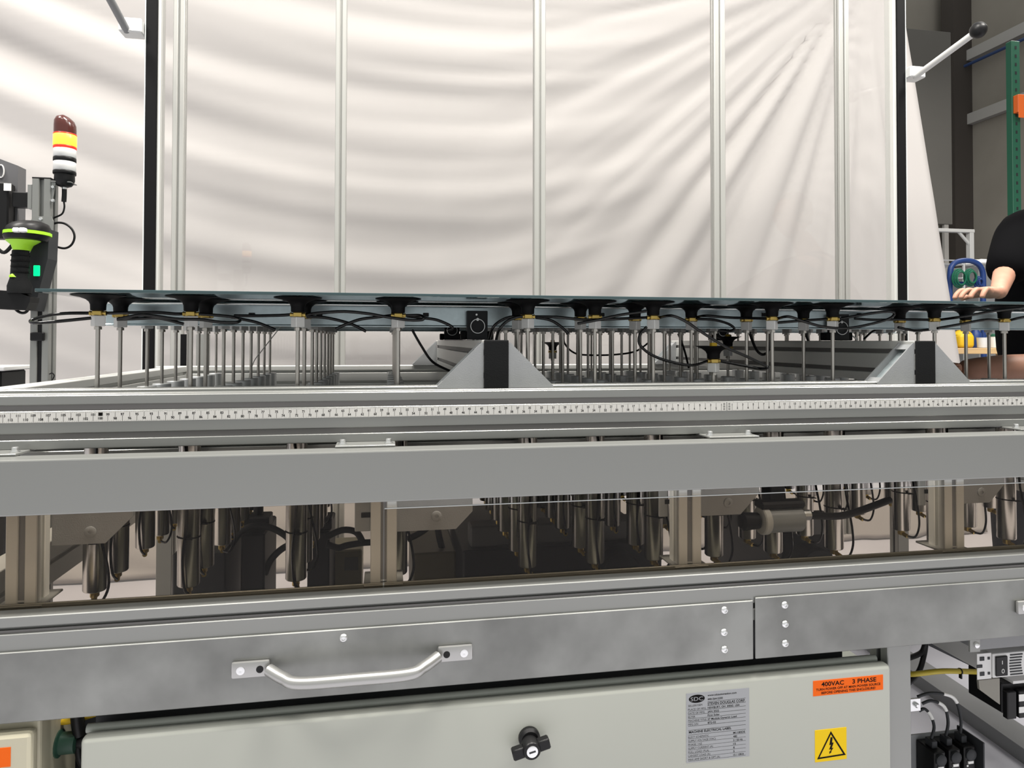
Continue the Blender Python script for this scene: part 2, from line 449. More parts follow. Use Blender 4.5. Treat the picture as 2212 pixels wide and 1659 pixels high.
# bead that holds the window
MB().box(XL, XR, YB+0.030, YB+0.034, ZLT, ZLT+0.006, 0.001).build('window_bead', 'alu', lr)
# back lower rail and legs
prof_x(0.045, 0.08, ([], [], [], [0.0]), XL, XR, 2.33, ZLT-0.04).build('lower_rail', 'alu', bench)
for sxx in (sx, XR-0.03):
    prof_y(0.045, 0.08, ([], [0.0], [], [0.0]), YB+0.05, 2.30, sxx, ZLT-0.04).build('lower_side_rail', 'alu_lightened', bench)
# posts behind the window, with mounting plates
def window_post(us, uplate, vplate, uch, ubolt, vbolt, left_u, first=False):
    xc = P(us, 1150, 1.085).x
    p = prof_z(0.040, 0.040, ([0], [0], [0], [0]), ZLT, ZBB+0.07, xc, 1.085+0.02).build('window_post', 'alu_lightened', bench)
    MB().box(xc-0.0042, xc+0.0042, 1.0885, 1.0905, ZLT+0.006, ZBB+0.05).build('slot_cover', 'midgrey', p)
    MB().box(xc-0.0042, xc+0.0042, 1.0865, 1.0882, ZLT+0.006, ZLT+0.009).build('slot_nut', 'zinc', p)
    MB().box(xc-0.030, xc+0.030, 1.079, 1.145, ZLT+0.0003, ZLT+0.004, 0.001).build('foot_plate', 'alu', p)
    if uplate:
        yp = 1.128
        zb = P(us+60, vplate, yp).z
        xa = P(uplate, vplate-60, yp).x; xb = P(uch, vplate, yp).x
        zt = ZBB+0.06
        zc = zb+(xa-xb)*1.02
        poly = [(xc+0.0205, zb), (xb, zb), (xa, zc), (xa, zt), (xc+0.0205, zt)]
        pl = MB().extr(poly, lambda a, b, t: (a, t, b), yp, yp+0.005).build('mounting_plate', 'gusset', p)
        q = P(ubolt, vbolt, yp)
        MB().lathe([(0.0085, 0), (0.0085, 0.0012), (0.0075, 0.002), (0.003, 0.002), (0.0028, 0.0008)], 18, (q.x, yp, q.z), Matrix.Rotation(math.radians(90), 3, 'X')).build('button_bolt', 'gusset', p, 40)
    if left_u:
        zb = P(us-40, left_u[1], 1.128).z
        xa = P(left_u[0], left_u[1], 1.128).x
        mb = MB().box(xa, xc-0.0205, 1.128, 1.133, zb, ZBB+0.06, 0.0012); mb.build('mounting_plate', 'gusset', p)
        zs = zb+0.022; xs0 = xa+0.010
        sl = MB(); sl.box(xs0, xs0+0.018, 1.1265, 1.128, zs, zs+0.008, 0.0006); sl.build('slotted_hole', 'black', p)
window_post(46, 288, 1179, 227, 195, 1149, None)
window_post(829, 1021, 1147, 985, 943, 1115, (766, 1148))
window_post(1491, 1640, 1113, 1600, 1573, 1086, (1424, 1116))
window_post(2063, 2168, 1086, 2138, 2120, 1063, (1986, 1091))
# smoked windows
xw = [XL, P(829, 1150, 1.08).x, XR]
for a, b, zt in ((xw[0], xw[1]-0.001, ZBB+0.02), (xw[1]+0.001, xw[2], ZBB-0.0165)):
    wn = MB().box(a, b, YB+0.026, YB+0.029, ZLT+0.0005, zt).build('smoked_window', 'smoke', bench)
    MB().box(a, b, YB+0.026, YB+0.029, zt+0.0001, zt+0.0012).build('polished_edge', 'edge', wn)

# front panels with handle
YP = YB-0.004
xs = P(1630, 1350, YP).x
panL = MB().box(XL, xs-0.0018, YP, YB-0.0006, P(1000, 1349, YP).z*0+0.5845, 0.6795, 0.0012).build('front_panel', 'plate', bench)
panR = MB().box(xs+0.0018, XR, YP, YB-0.0006, 0.5845, 0.6835, 0.0012).build('front_panel', 'plate', bench)
def screw(u, v, par, r=0.0062):
    q = P(u, v, YP)
    b = MB(); b.lathe([(r, 0), (r*0.92, 0.0018), (r*0.6, 0.0034), (r*0.45, 0.0036), (r*0.4, 0.0020), (0.0004, 0.0020)], 16, (q.x, YP, q.z), Matrix.Rotation(math.radians(90), 3, 'X'))
    b.build('screw', 'zinc', par, 45)
for (u, v) in ((742, 1378), (740, 1472), (1565, 1318), (1564, 1366), (1565, 1403)): screw(u, v, panL)
for (u, v) in ((1695, 1307), (1696, 1348), (1696, 1390)): screw(u, v, panR)
def handle(ul, vl, ur, vr, par):
    a = P(ul, vl, YP); b = P(ur, vr, YP)
    zc = (a.z+b.z)/2; x0, x1 = a.x, b.x
    pad = 0.052; rr = 0.0085
    pts = [(x0+0.004, YP-0.006, zc), (x0+pad*0.7, YP-0.007, zc), (x0+pad, YP-0.012, zc), (x0+pad+0.022, YP-0.028, zc-0.006), (x0+pad+0.045, YP-0.040, zc-0.009),
           ((x0+x1)/2, YP-0.042, zc-0.009), (x1-pad-0.045, YP-0.040, zc-0.009), (x1-pad-0.022, YP-0.028, zc-0.006), (x1-pad, YP-0.012, zc), (x1-pad*0.7, YP-0.007, zc), (x1-0.004, YP-0.006, zc)]
    h = MB().tube(pts[2:-2], rr, 14, 6).build('pull_handle', 'cast', par, 60)
    for s, xx in ((1, x0), (-1, x1)):
        xa, xb = sorted((xx, xx+s*pad))
        ft = MB().box(xa, xb, YP-0.0075, YP-0.0002, zc-0.0115, zc+0.0115, 0.003, 2)
        ft.build('handle_foot', 'cast', par, 40)
        for k, (dx, r, mt) in enumerate(((0.013, 0.0058, 'zinc'), (0.039, 0.0050, 'black'))):
            MB().lathe([(r, 0), (r, 0.0008), (r*0.5, 0.0012), (0.0004, 0.0006)], 14, (xx+s*dx, YP-0.0076, zc), Matrix.Rotation(math.radians(90), 3, 'X')).build('screw' if mt == 'zinc' else 'screw_hole', mt, par, 40)
handle(501, 1442, 1020, 1408, panL)
handle(2192, 1312, 2700, 1270, panR)
# legs
xleg = P(1945, 1500, YB+0.01).x
for (lx, ly) in ((xleg, YB+0.012), (XL+0.03, YB+0.03), (XR-0.05, YB+0.03), (XL+0.03, 2.3), (XR-0.05, 2.3)):
    prof_z(0.045, 0.045, ([], [0], [0], [0]), 0.0, ZLT-0.081 if ly > 1.1 else 0.60, lx, ly+0.0225).build('leg', 'alu', bench)

# ------------------------------------------------------------------ measuring tapes
def tape(xa, xb, n0, n1_, sgn, label):
    z0, z1 = 0.9790, 0.9938; yt = YR-0.0006
    t = thing('measuring_tape', label, 'tape measure', ((xa+xb)/2, yt, z0))
    MB().box(xa, xb, yt, YR-0.0001, z0, z1).build('strip', 'tape', t)
    mb = MB(); yp = yt-0.00015
    for n in range(n0, n1_+1):
        x = X0+sgn*0.01*n
        if not (xa < x-0.003 and x+0.003 < xb): continue
        up = (n % 2 == 1)
        if n == 100:
            rect(mb, x-0.003, x+0.003, z0+0.0085, z0+0.0135, yp)
            add_text(mb, '100', x, z0+0.0032, yp, 0.0050, 0.03, 0.95)
        elif up:
            rect(mb, x-0.00022, x+0.00022, z0+0.0004, z0+0.0085, yp)
            add_text(mb, str(n), x, z0+0.0088, yp, 0.0050, 0.03, 0.95)
        else:
            rect(mb, x-0.00022, x+0.00022, z0+0.0064, z0+0.0144, yp)
            add_text(mb, str(n), x, z0+0.0028, yp, 0.0050, 0.03, 0.95)
        for k in (2.5, 5, 7.5):
            xk = x+sgn*0.001*k
            rect(mb, xk-0.0001, xk+0.0001, z1-0.0016, z1-0.0002, yp)
            rect(mb, xk-0.0001, xk+0.0001, z0+0.0002, z0+0.0016, yp)
    for k in range(3):
        xk = X0+sgn*(0.0035+0.0013*k)
        for q in range(3):
            rect(mb, xk-0.0003, xk+0.0003, z0+0.0012+0.0044*q, z0+0.0046+0.0044*q, yp)
    mb.build('print', 'ink', t)
    if n1_ >= 100:
        m2 = MB(); add_text(m2, '1', X0-1.0, z0+0.0092, yp-0.0001, 0.005, 0.02); m2.build('metre_mark', 'tape', t)
tape(XL+0.002, X0-0.0006, 1, 127, -1, 'white measuring tape counting up leftwards along the front rail')
tape(X0+0.0010, XR-0.01, 1, 135, 1, 'white measuring tape counting up rightwards along the front rail')

# ------------------------------------------------------------------ cross beams with gusset brackets
def gusset(par, xa, xb, y0, y1, name='gusset'):
    """triangular die-cast bracket; xa = tip on the rail, xb = side against the beam"""
    zb, zt = ZRT+0.0004, ZRT+0.0785
    s = 1 if xb > xa else -1
    g = MB()
    tri = [(xa, zb), (xb, zb), (xb, zt), (xb-s*0.003, zt), (xa, zb+0.003)]
    for ya, yb in ((y0, y0+0.003), (y1-0.003, y1)):
        g.extr(tri, lambda a, b, t: (a, t, b), ya, yb)
    G = g.build(name, 'gusset', par)
    k = 0.006
    tri2 = [(xa+s*0.014, zb), (xb, zb), (xb, zt-0.014)]
    MB().extr(tri2, lambda a, b, t: (a, t, b), y0+0.003, y1-0.003).build('inner_web', 'gusset_in', G)
    for f0, f1 in ((0.02, 0.16), (0.84, 0.98)):
        pts = []
        for f in (f0, f1): pts.append((xa+(xb-xa)*f, zb+(zt-zb)*f))
        a, b = pts
        MB().extr([(a[0], a[1]), (a[0]+s*0.012, a[1]-0.000), (b[0]+s*0.000, b[1]-0.010), (b[0]-s*0.001, b[1]-0.001)], lambda p, q, t: (p, t, q), y0+0.003, y1-0.003).build('bridge', 'gusset', G)
    return G
def cross_beam(xa, xb, label):
    t = thing('cross_beam', label, 'beam', ((xa+xb)/2, 1.75, ZRT))
    xc = (xa+xb)/2; w = xb-xa
    y0, y1 = YR+0.055, 2.34
    zb = ZRT+0.0004; h = H+0.0012-zb
    bm_ = prof_y(w, h, ([], [0.02, -0.02], [0], [0.02, -0.02]), y0, y1, xc, zb+h/2, sw=0.009).build('beam', 'alu_lightened', t)
    for sd in (-1, 1):
        for dz in (0.02, -0.02):
            xq = xc+sd*(w/2-0.005)
            MB().box(xq-0.001, xq+0.001, y0, y1, zb+h/2+dz-0.0044, zb+h/2+dz+0.0044).build('slot_cover', 'slot', bm_)
    MB().box(xa, xb, y0-0.004, y0-0.0002, zb-0.0003, zb+h, 0.0018, 2).build('end_cap', 'blackmat', t)
    for sd in (-1, 1):
        xe = xa-0.0003 if sd < 0 else xb+0.0003
        gusset(t, xe+sd*0.0795, xe, y0, y0+0.040)
        gusset(t, xe+sd*0.0795, xe, y1-0.040, y1)
    for yk, nm in ((1.43, 'clamp_block'), (2.00, 'clamp_block')):
        cbk = MB().box(xa, xb, yk, yk+0.02, H+0.0018, H+0.062, 0.001).build(nm, 'darkgrey', t)
        zc = H+0.030
        ring = [(xc+0.0145*math.cos(a), yk-0.004, zc+0.0145*math.sin(a)) for a in [2*math.pi*k/20 for k in range(20)]]
        MB().tube(ring, 0.0011, 6, 2, True).build('pull_ring', 'zinc', cbk, 60)
        MB().cyl((xc, yk-0.004, zc+0.014), (xc, yk, zc+0.014), 0.003).build('ring_pin', 'zinc', cbk)
        MB().cyl((xc-0.002, yk-0.001, zc+0.024), (xc-0.002, yk, zc+0.024), 0.002).build('set_screw', 'zinc', cbk)
        MB().box(xa-0.012, xa-0.0003, yk+0.004, yk+0.03, H+0.0018, H+0.02, 0.002).build('clamp_ear', 'blackmat', cbk)
        MB().box(xb+0.0003, xb+0.012, yk+0.004, yk+0.03, H+0.0018, H+0.02, 0.002).build('clamp_ear', 'blackmat', cbk)
    return t
cross_beam(0.164, 0.207, 'aluminium cross beam with black end cap and triangular brackets, nearer the middle')
cross_beam(1.002, 1.045, 'aluminium cross beam with black end cap and triangular brackets, at the right')

# ------------------------------------------------------------------ glass module on top
ZG = 1.1752; mx0, mx1, my0, my1 = -0.542, 1.76, 1.20, 2.235
mod = thing('solar_module', 'dark glass solar module resting on the suction cups', 'solar panel', ((mx0+mx1)/2, 1.8, ZG))
MB().box(mx0, mx1, my0, my1, ZG, ZG+0.0052, 0.0006).build('glass_sheet', 'glass', mod)
def galv_rail(y):
    z1 = ZG-0.0003; z0 = z1-0.047
    sec = [(0.0, z1-0.0015), (0.001, z1-0.0035), (0.014, z1-0.0035), (0.0120, z1-0.005), (0.0115, z0+0.004), (0.0100, z0+0.0022), (0.006, z0+0.0018), (0.006, z0), (0.030, z0), (0.034, z0+0.003), (0.034, z1), (0.001, z1)]
    r = MB().extr([(a+y, b) for a, b in sec], lambda a, b, t: (t, a, b), mx0+0.012, mx1-0.012).build('mounting_rail', 'galv', mod)
    return r
g1 = galv_rail(1.437)
MB().tube([(mx0+0.012, 1.4335, ZG-0.0036), (mx1-0.012, 1.4335, ZG-0.0036)], 0.003, 14, 1).build('rolled_hem', 'hem', g1, 60)
galv_rail(2.135)
for u in (544, 690, 920, 1300, 1652, 1856):
    q = P(u, 680, 1.447); 
    MB().box(q.x-0.006, q.x+0.006, 1.4455, 1.4475, q.z-0.004, q.z+0.004, 0.0008).build('rail_hole', 'black', g1)

# ------------------------------------------------------------------ suction lifters
ZCAP = 1.0066; ZBAR = 0.683
def lift_meshes():
    d = {}
    d['barrel'] = MB().lathe([(0.0165, ZBAR), (0.018, ZBAR+0.002), (0.018, ZCAP-0.03)], 20).mesh('barrel', 'steel', 40)
    d['top_cap'] = MB().lathe([(0.0185, ZCAP-0.045), (0.0185, ZCAP-0.0015), (0.017, ZCAP)], 20).mesh('top_cap', 'capmetal', 40)
    d['port_fitting'] = MB().box(-0.006, 0.006, -0.006, 0.006, ZBAR-0.012, ZBAR, 0.002).cyl((0, 0, ZBAR-0.007), (0.004, -0.014, ZBAR-0.012), 0.0045, 8).mesh('port_fitting', 'brass')
    d['air_line'] = MB().tube([(0.004, -0.014, ZBAR-0.011), (0.000, -0.026, ZBAR+0.005), (-0.004, -0.0225, ZBAR+0.05), (0.001, -0.0215, ZBAR+0.11), (0.003, -0.0215, ZBAR+0.2), (-0.006, -0.022, ZBAR+0.27)], 0.0024, 6, 4).mesh('air_line', 'hose', 60)
    d['air_line_b'] = MB().tube([(0.004, -0.012, ZBAR-0.011), (0.018, -0.020, ZBAR-0.012), (0.028, -0.020, ZBAR+0.010), (0.027, -0.02, ZBAR+0.04), (0.020, -0.0215, ZBAR+0.075), (0.010, -0.022, ZBAR+0.13), (0.008, -0.0215, ZBAR+0.25)], 0.0024, 6, 4).mesh('air_line', 'hose', 60)
    d['cable_tie'] = MB().lathe([(0.0184, 0), (0.0192, 0.0003), (0.0192, 0.0017), (0.0184, 0.002)], 18, (0, 0, ZBAR+0.082), Matrix.Rotation(math.radians(4), 3, 'Y')).box(-0.001, 0.012, -0.026, -0.018, ZBAR+0.0825, ZBAR+0.0838).mesh('cable_tie', 'rubber')
    # moving head, z relative to the rim (rim at 0)
    d['rod'] = lambda z: MB().lathe([(0.0036, ZCAP-0.001), (0.0036, z-0.0535)], 10).mesh('rod', 'rod', 60)
    d['collar'] = MB().lathe([(0.0064, -0.057), (0.0064, -0.0525), (0.0048, -0.0522), (0.0048, -0.0515)], 6).mesh('collar', 'rod')
    d['block'] = MB().box(-0.0088, 0.0088, -0.0088, 0.0088, -0.0515, -0.0335, 0.0010, 1, Matrix.Rotation(math.radians(38), 4, 'Z')).mesh('block', 'white_metal')
    d['elbow_fitting'] = MB().box(-0.0075, 0.0075, -0.007, 0.007, -0.0335, -0.0255, 0.001).cyl((-0.0125, 0, -0.0295), (0.0125, 0, -0.0295), 0.0034, 10).cyl((-0.0130, 0, -0.0295), (-0.0105, 0, -0.0295), 0.0042, 10).cyl((0.0105, 0, -0.0295), (0.0130, 0, -0.0295), 0.0042, 10).mesh('tee_fitting', 'brass', 40)
    pr = [(0.009, -0.0255), (0.0118, -0.0245), (0.0122, -0.0150), (0.0140, -0.0105), (0.0185, -0.0066), (0.0265, -0.0033), (0.0390, -0.0009), (0.0415, -0.0002), (0.0385, 0.0), (0.0260, -0.0022), (0.0060, -0.012)]
    d['cup'] = MB().lathe(pr, 28).mesh('cup', 'rubber', 50)
    pr = [(0.009, -0.0255), (0.0122, -0.0245), (0.0125, -0.0160), (0.0150, -0.0110), (0.0200, -0.0070), (0.0270, -0.0032), (0.0345, -0.0006), (0.0355, 0.0), (0.0335, 0.0), (0.0240, -0.0040), (0.0060, -0.013)]
    d['cup_free'] = MB().lathe(pr, 28).mesh('cup', 'rubber', 50)
    d['cap_y'] = MB().box(-0.0055, 0.0055, -0.0055, 0.0055, -0.011, 0.0062, 0.001).mesh('yellow_cap', 'yellow')
    return d
LM = lift_meshes()
ROD_UP = LM['rod'](ZG-0.0005)
_rods = {}
ORD = ['front', 'second', 'third', 'fourth', 'fifth', 'sixth', 'seventh', 'eighth', 'ninth', 'tenth', 'eleventh', 'twelfth', 'thirteenth']
OCOL = ['leftmost'] + ORD[1:]
cols_u = [211, 412, 643, 860, 1140, 1285, 1411, 1541, 1668, 1799, 2019, 2170]
cols_x = [P(u, 760, 1.27).x for u in cols_u] + [1.50]
NR = 9
ROWS = [1.27, 1.37, 1.515, 1.61, 1.71, 1.81, 1.91, 2.00, 2.094]
low = {(7, 0): H-0.0095, (6, 8): H-0.004, (9, 4): H+0.012}
def lifter(x, y, rim, label, c, r):
    t = thing('suction_lifter', label, 'suction lifter', (x, y, ZBAR-0.012), 'suction lifters under the glass')
    def put(name, me, dz=0.0):
        o = bpy.data.objects.new(name, me); C.objects.link(o); o.parent = t
        o.matrix_parent_inverse = Matrix.Translation((0, 0, -(ZBAR-0.012)))
        o.location = (0, 0, dz)
        return o
    put('barrel', LM['barrel']); put('top_cap', LM['top_cap']); put('port_fitting', LM['port_fitting'])
    put('air_line', LM['air_line_b'] if (c >= 7 or (c+r) % 3 == 0) else LM['air_line']); put('cable_tie', LM['cable_tie'])
    key = round(rim, 4)
    if key not in _rods: _rods[key] = LM['rod'](rim)
    put('rod', _rods[key]); put('collar', LM['collar'], rim); put('block', LM['block'], rim)
    put('tee_fitting', LM['elbow_fitting'], rim); put('cup', LM['cup_free' if (c, r) in low else 'cup'], rim)
    if (c, r) in low: put('yellow_cap', LM['cap_y'], rim)
for c, x in enumerate(cols_x):
    for r in range(NR):
        if c == 12 and r in (0, 3, 4): continue
        rim = low.get((c, r), ZG-0.0006)
        cn = 'leftmost' if c == 0 else ORD[c]
        if (c, r) in low:
            lb = 'suction lifter lowered with a yellow cap, %s row, %s column from the left' % (ORD[r], cn)
        elif c == 0: lb = 'suction lifter touching the glass, %s row of the leftmost column' % ORD[r]
        else: lb = 'suction lifter touching the glass, %s row, %s column from the left' % (ORD[r], cn)
        lifter(x, ROWS[r], rim, lb, c, r)
# bars that carry the cylinders
xa_, xb_ = sx+0.027, XR-0.057
for r in range(NR):
    y = ROWS[r]+(0.0475 if r == 7 else 0.05)
    cb = prof_x(0.03, 0.03, ([0], [0], [0], [0]), xa_, xb_, y, 0.915).build('carrier_bar', 'alu', bench)

# ------------------------------------------------------------------ pneumatic hoses under the glass
def hose(pts, Y, label, r=0.0027, mt='hose', name='air_hose', cat='hose', dy=None):
    n = len(pts); out = []
    for i, p in enumerate(pts):
        y = Y if not dy else Y+dy[i % len(dy)]
        if len(p) == 3: y = p[2]
        q = P(p[0], p[1], y)
        if y == 1.27 and i in (0, n-1):          # plug the end into the nearest tee fitting
            cx_ = min(cols_x, key=lambda a: abs(a-q.x))
            if abs(cx_-q.x) < 0.035:
                lowered = q.z < 1.09
                q.x = cx_+math.copysign(0.0125, q.x-cx_)
                q.z = (low[(7, 0)] if lowered else ZG-0.0006)-0.0295
        out.append(q)
    o = MB().tube(out, r, 8, 6).build(name, mt, None, 60)
    tag(o, label, cat, 'black air hoses under the glass' if mt == 'hose' else None)
    return o
A = 1.252
hose([(186, 676, 1.27), (142, 677, A), (101, 682, A), (67, 692, 1.25), (76, 697.5, 1.235), (127, 694, 1.235), (197, 687, 1.252)], A, 'black air hose looping out past the left end of the glass')
hose([(229, 676, 1.27), (253, 676, 1.26), (334, 675, 1.255), (378, 678, 1.262), (394, 679, 1.27)], A, 'black air hose joining the two leftmost front suction cups')
hose([(256, 689), (299, 681), (329, 682), (380, 689), (430, 690), (476, 696), (511, 696), (518, 690, 1.26), (496, 683.5, 1.275), (443, 679, 1.27)], 1.24, 'black air hose with a tight loop right of the second front cup')
hose([(253, 690), (304, 688), (342, 687), (397, 700)], 1.248, 'short black air hose drooping towards the second front block')
hose([(506, 682, 1.30), (563, 682, 1.29), (608, 681, 1.272), (621, 681, 1.27)], 1.28, 'straight black air hose left of the third front suction cup')
hose([(500, 685, 1.31), (520, 689), (556, 697), (596, 713)], 1.30, 'black air hose slanting down to a cut end left of third cup')
hose([(661, 680, 1.27), (690, 676), (743, 673), (791, 677), (829, 683.5), (880, 691), (910, 691), (915, 686), (905, 681, 1.265), (879, 681, 1.27)], 1.245, 'black air hose arching from third to fourth front cup')
hose([(662, 684, 1.275), (702, 686), (743, 695), (768, 704), (791, 716)], 1.285, 'black air hose falling right of third cup behind the arching hose')
hose([(725, 711), (743, 702.5), (778, 690), (816, 685), (842, 682, 1.27)], 1.262, 'black air hose rising from below into the fourth front cup')
hose([(879, 683, 1.275), (915, 687), (943, 691), (968, 701), (978, 709), (966, 714)], 1.29, 'black air hose hooking down right of the fourth front cup')
hose([(890, 712), (910, 747), (935, 782), (976, 803)], 1.52, 'black air hose dropping behind the middle triangular bracket')
hose([(1056, 738, 1.30), (1063, 711), (1078, 695), (1101, 685), (1126, 681, 1.27)], 1.26, 'left one of two black hoses rising behind the middle end cap')
hose([(1071, 738, 1.29), (1078, 713), (1094, 695), (1114, 686), (1129, 684)], 1.248, 'right one of two black hoses rising behind the middle end cap')
hose([(1156, 681, 1.27), (1202, 685), (1243, 689), (1276, 691), (1329, 689), (1395, 683, 1.27)], 1.242, 'long black air hose crossing in front of the sixth front cup')
hose([(1157, 686), (1187, 691), (1210, 704), (1228, 721)], 1.30, 'short black air hose drooping right of the fifth front cup')
hose([(1248, 699), (1291, 691), (1342, 680), (1397, 672)], 1.234, 'black air hose rising from left to right before the seventh cup')
hose([(1218, 719), (1220, 742), (1240, 762), (1271, 767), (1329, 766), (1375, 758), (1408, 734)], 2.02, 'thin black hose sagging to the small lowered cup at the back', 0.0028)
hose([(1397, 706), (1382, 724), (1382, 744), (1405, 765), (1443, 780), (1494, 789), (1527, 788, 1.27)], 1.25, 'black air hose sweeping left from the lowered front cup')
hose([(1428, 684, 1.27), (1451, 682), (1481, 694), (1506, 711), (1534, 729), (1572, 752), (1615, 771), (1653, 790), (1657, 795), (1640, 796, 1.25), (1613, 791, 1.26), (1556, 788, 1.27)], 1.225, 'shiny black hose crossing diagonally over the lowered front cup')
hose([(1505, 685, 1.37), (1527, 682), (1577, 686), (1652, 684, 1.27)], 1.33, 'black air hose running into the ninth front cup from the left')
hose([(1506, 689), (1542, 691), (1572, 699), (1586, 709), (1577, 715), (1552, 714)], 1.36, 'black air hose curling back under itself above the lowered cup')
hose([(1683, 683, 1.27), (1704, 684), (1742, 696), (1780, 706), (1830, 709), (1881, 700), (1919, 689), (1932, 678), (1921, 673), (1881, 677), (1815, 684, 1.27)], 1.24, 'black air hose in a wide flat loop right of tenth cup')
hose([(1681, 697), (1716, 694), (1783, 686, 1.27)], 1.26, 'short black air hose between the ninth and tenth front cups')
hose([(1618, 716), (1633, 754), (1648, 766), (1661, 754), (1663, 716)], 1.62, 'thin black hose hanging in a narrow U left of ninth rod', 0.0035)
hose([(1739, 716), (1752, 749), (1775, 768), (1795, 752), (1798, 716)], 1.62, 'thin black hose hanging in a narrow U left of tenth rod', 0.0035)
hose([(1846, 688), (1891, 691), (1946, 690), (2003, 684, 1.27)], 1.30, 'black air hose reaching left from the eleventh front cup')
hose([(2036, 684, 1.27), (2085, 683), (2140, 673), (2210, 664)], 1.225, 'black air hose rising to the right edge from eleventh cup')
hose([(2025, 709), (2071, 701), (2126, 691), (2156, 684, 1.27)], 1.25, 'black air hose rising into the twelfth front cup')
hose([(2186, 684, 1.27), (2212, 685), (2270, 680)], 1.25, 'black air hose leaving the twelfth cup at the right edge')
hose([(1866, 733), (1885, 716), (1906, 711)], 1.55, 'short black hose curving up beside the right bracket')
hose([(1465, 721), (1478, 755), (1488, 795)], 1.75, 'thin black hose hanging straight behind the eighth column', 0.003)
hose([(2010, 712), (1975, 714), (1940, 707)], 1.30, 'black air hose sagging below the eleventh block')
hose([(606, 706), (566, 757), (548, 782), (537, 820), (535, 838)], 1.85, 'thin white wire hanging between second and third columns', 0.0012, 'white', 'white_wire', 'wire')
hose([(1822, 711), (1836, 722), (1853, 734)], 1.5, 'short white cable slanting down beside the tenth rod', 0.002, 'white', 'white_wire', 'wire')

# ------------------------------------------------------------------ control cabinet
YD = 1.046
cxa = P(172, 1600, YD).x; cxb = P(1926, 1450, YD).x
zd = P(1000, 1521, YD).z
cabn = thing('control_cabinet', 'light grey steel control cabinet under the bench', 'cabinet', ((cxa+cxb)/2, 1.15, 0))
zb_ = 0.10
MB().box(cxa-0.002, cxb-0.008, YD+0.026, 1.36, zb_, zd-0.016, 0.004, 2).build('body', 'cab_dk', cabn)
MB().tube([(cxa-0.002, YD+0.030, zd-0.0015), (cxb-0.008, YD+0.030, zd-0.0015)], 0.0062, 12, 1).build('rain_gutter', 'cab_dk', cabn, 60)
door = MB().box(cxa, cxb, YD, YD+0.022, zb_, zd, 0.0075, 4).build('door', 'cab', cabn, 50)
for k in (0.12, 0.88):
    xx = cxa+(cxb-cxa)*k
    MB().box(xx-0.05, xx+0.05, 1.08, 1.30, 0.0, zb_-0.0002, 0.003).build('plinth', 'darkgrey', cabn)
kq = P(1141, 1599, YD)
RX = Matrix.Rotation(math.radians(90), 3, 'X')
MB().lathe([(0.0165, 0), (0.0165, 0.006), (0.013, 0.010)], 24, (kq.x+0.001, YD-0.0002, kq.z+0.005), RX).build('latch_base', 'black', door, 40)
lat = MB()
lat.lathe([(0.0135, 0.008), (0.0135, 0.028), (0.012, 0.030)], 22, (kq.x, YD, kq.z), RX)
for s, a in ((1, 14), (-1, 14)):
    mt_ = Matrix.Translation((kq.x, 0, kq.z)) @ Matrix.Rotation(math.radians(-a), 4, 'Y') @ Matrix.Translation((-kq.x, 0, -kq.z))
    x0_, x1_ = sorted((kq.x+s*0.010, kq.x+s*0.029))
    lat.box(x0_, x1_, YD-0.027, YD-0.013, kq.z-0.008, kq.z+0.008, 0.002, 1, mt_)
lat.build('wing_latch', 'black', door, 40)
MB().lathe([(0.0085, 0.030), (0.0085, 0.0312), (0.007, 0.0316)], 20, (kq.x, YD, kq.z), RX).build('lock_face', 'zinc', door, 40)
MB().box(kq.x-0.005, kq.x+0.005, YD-0.0321, YD-0.0317, kq.z-0.0012, kq.z+0.0012, 0.0, 1, Matrix.Translation((kq.x, 0, kq.z)) @ Matrix.Rotation(math.radians(-12), 4, 'Y') @ Matrix.Translation((-kq.x, 0, -kq.z))).build('key_slot', 'darkgrey', door)

MB().box(cxa-0.002, cxb-0.05, 1.105, 1.109, zd-0.0155, 0.6445).build('dark_blocker', 'darkgrey', bench)  # added dark sheet, hides the bright background so the gap above the cabinet stays dark
MB().box(XL+0.06, cxa-0.003, 1.20, 1.204, 0.10, 0.6445).build('dark_blocker', 'darkgrey', bench)  # second added dark sheet, keeps the space left of the cabinet dark
# rating label
ys = YD-0.0006
a0 = P(1482, 1497, YD); a1 = P(1618, 1486, YD); a2 = P(1482, 1648, YD)
lx0, lx1 = a0.x, a1.x; lz1 = (a0.z+a1.z)/2; lz0 = a2.z
lab = thing('rating_label', 'silver machine rating label printed with black text', 'label', ((lx0+lx1)/2, ys, lz0))
MB().box(lx0, lx1, ys, YD-0.0001, lz0, lz1).build('label_plate', 'silverst', lab)
LW = lx1-lx0; LH = lz1-lz0
ip = ys-0.0002
bold = MB(); thin = MB()
def LX(f): return lx0+LW*f
def LZ(f): return lz1-LH*f
ts = LH*0.040
add_text(bold, 'www.sdcautomation.com', LX(0.335), LZ(0.067), ip, ts, 0.015, 1, 'LEFT', LW*0.46)
add_text(bold, '440-564-2200', LX(0.335), LZ(0.125), ip, ts, 0.015, 1, 'LEFT', LW*0.24)
add_text(bold, 'STEVEN DOUGLAS CORP.', LX(0.335), LZ(0.196), ip, ts*1.35, 0.015, 1, 'LEFT', LW*0.60)
rows1 = [('SELLER/OEM', '', 0.196), ('PLACE OF MFG.', 'NEWBURY, OH  44065  USA', 0.250), ('DATE OF MFG.', 'JAN 2022', 0.304), ('BUYER', 'First Solar', 0.358), ('MACHINE TITLE', 'S7 Module Dynamic Load', 0.412), ('MFG S/N', '872-02', 0.466)]
wds = {'NEWBURY, OH  44065  USA': 0.51, 'JAN 2022': 0.18, 'First Solar': 0.19, 'S7 Module Dynamic Load': 0.46, '872-02': 0.13}
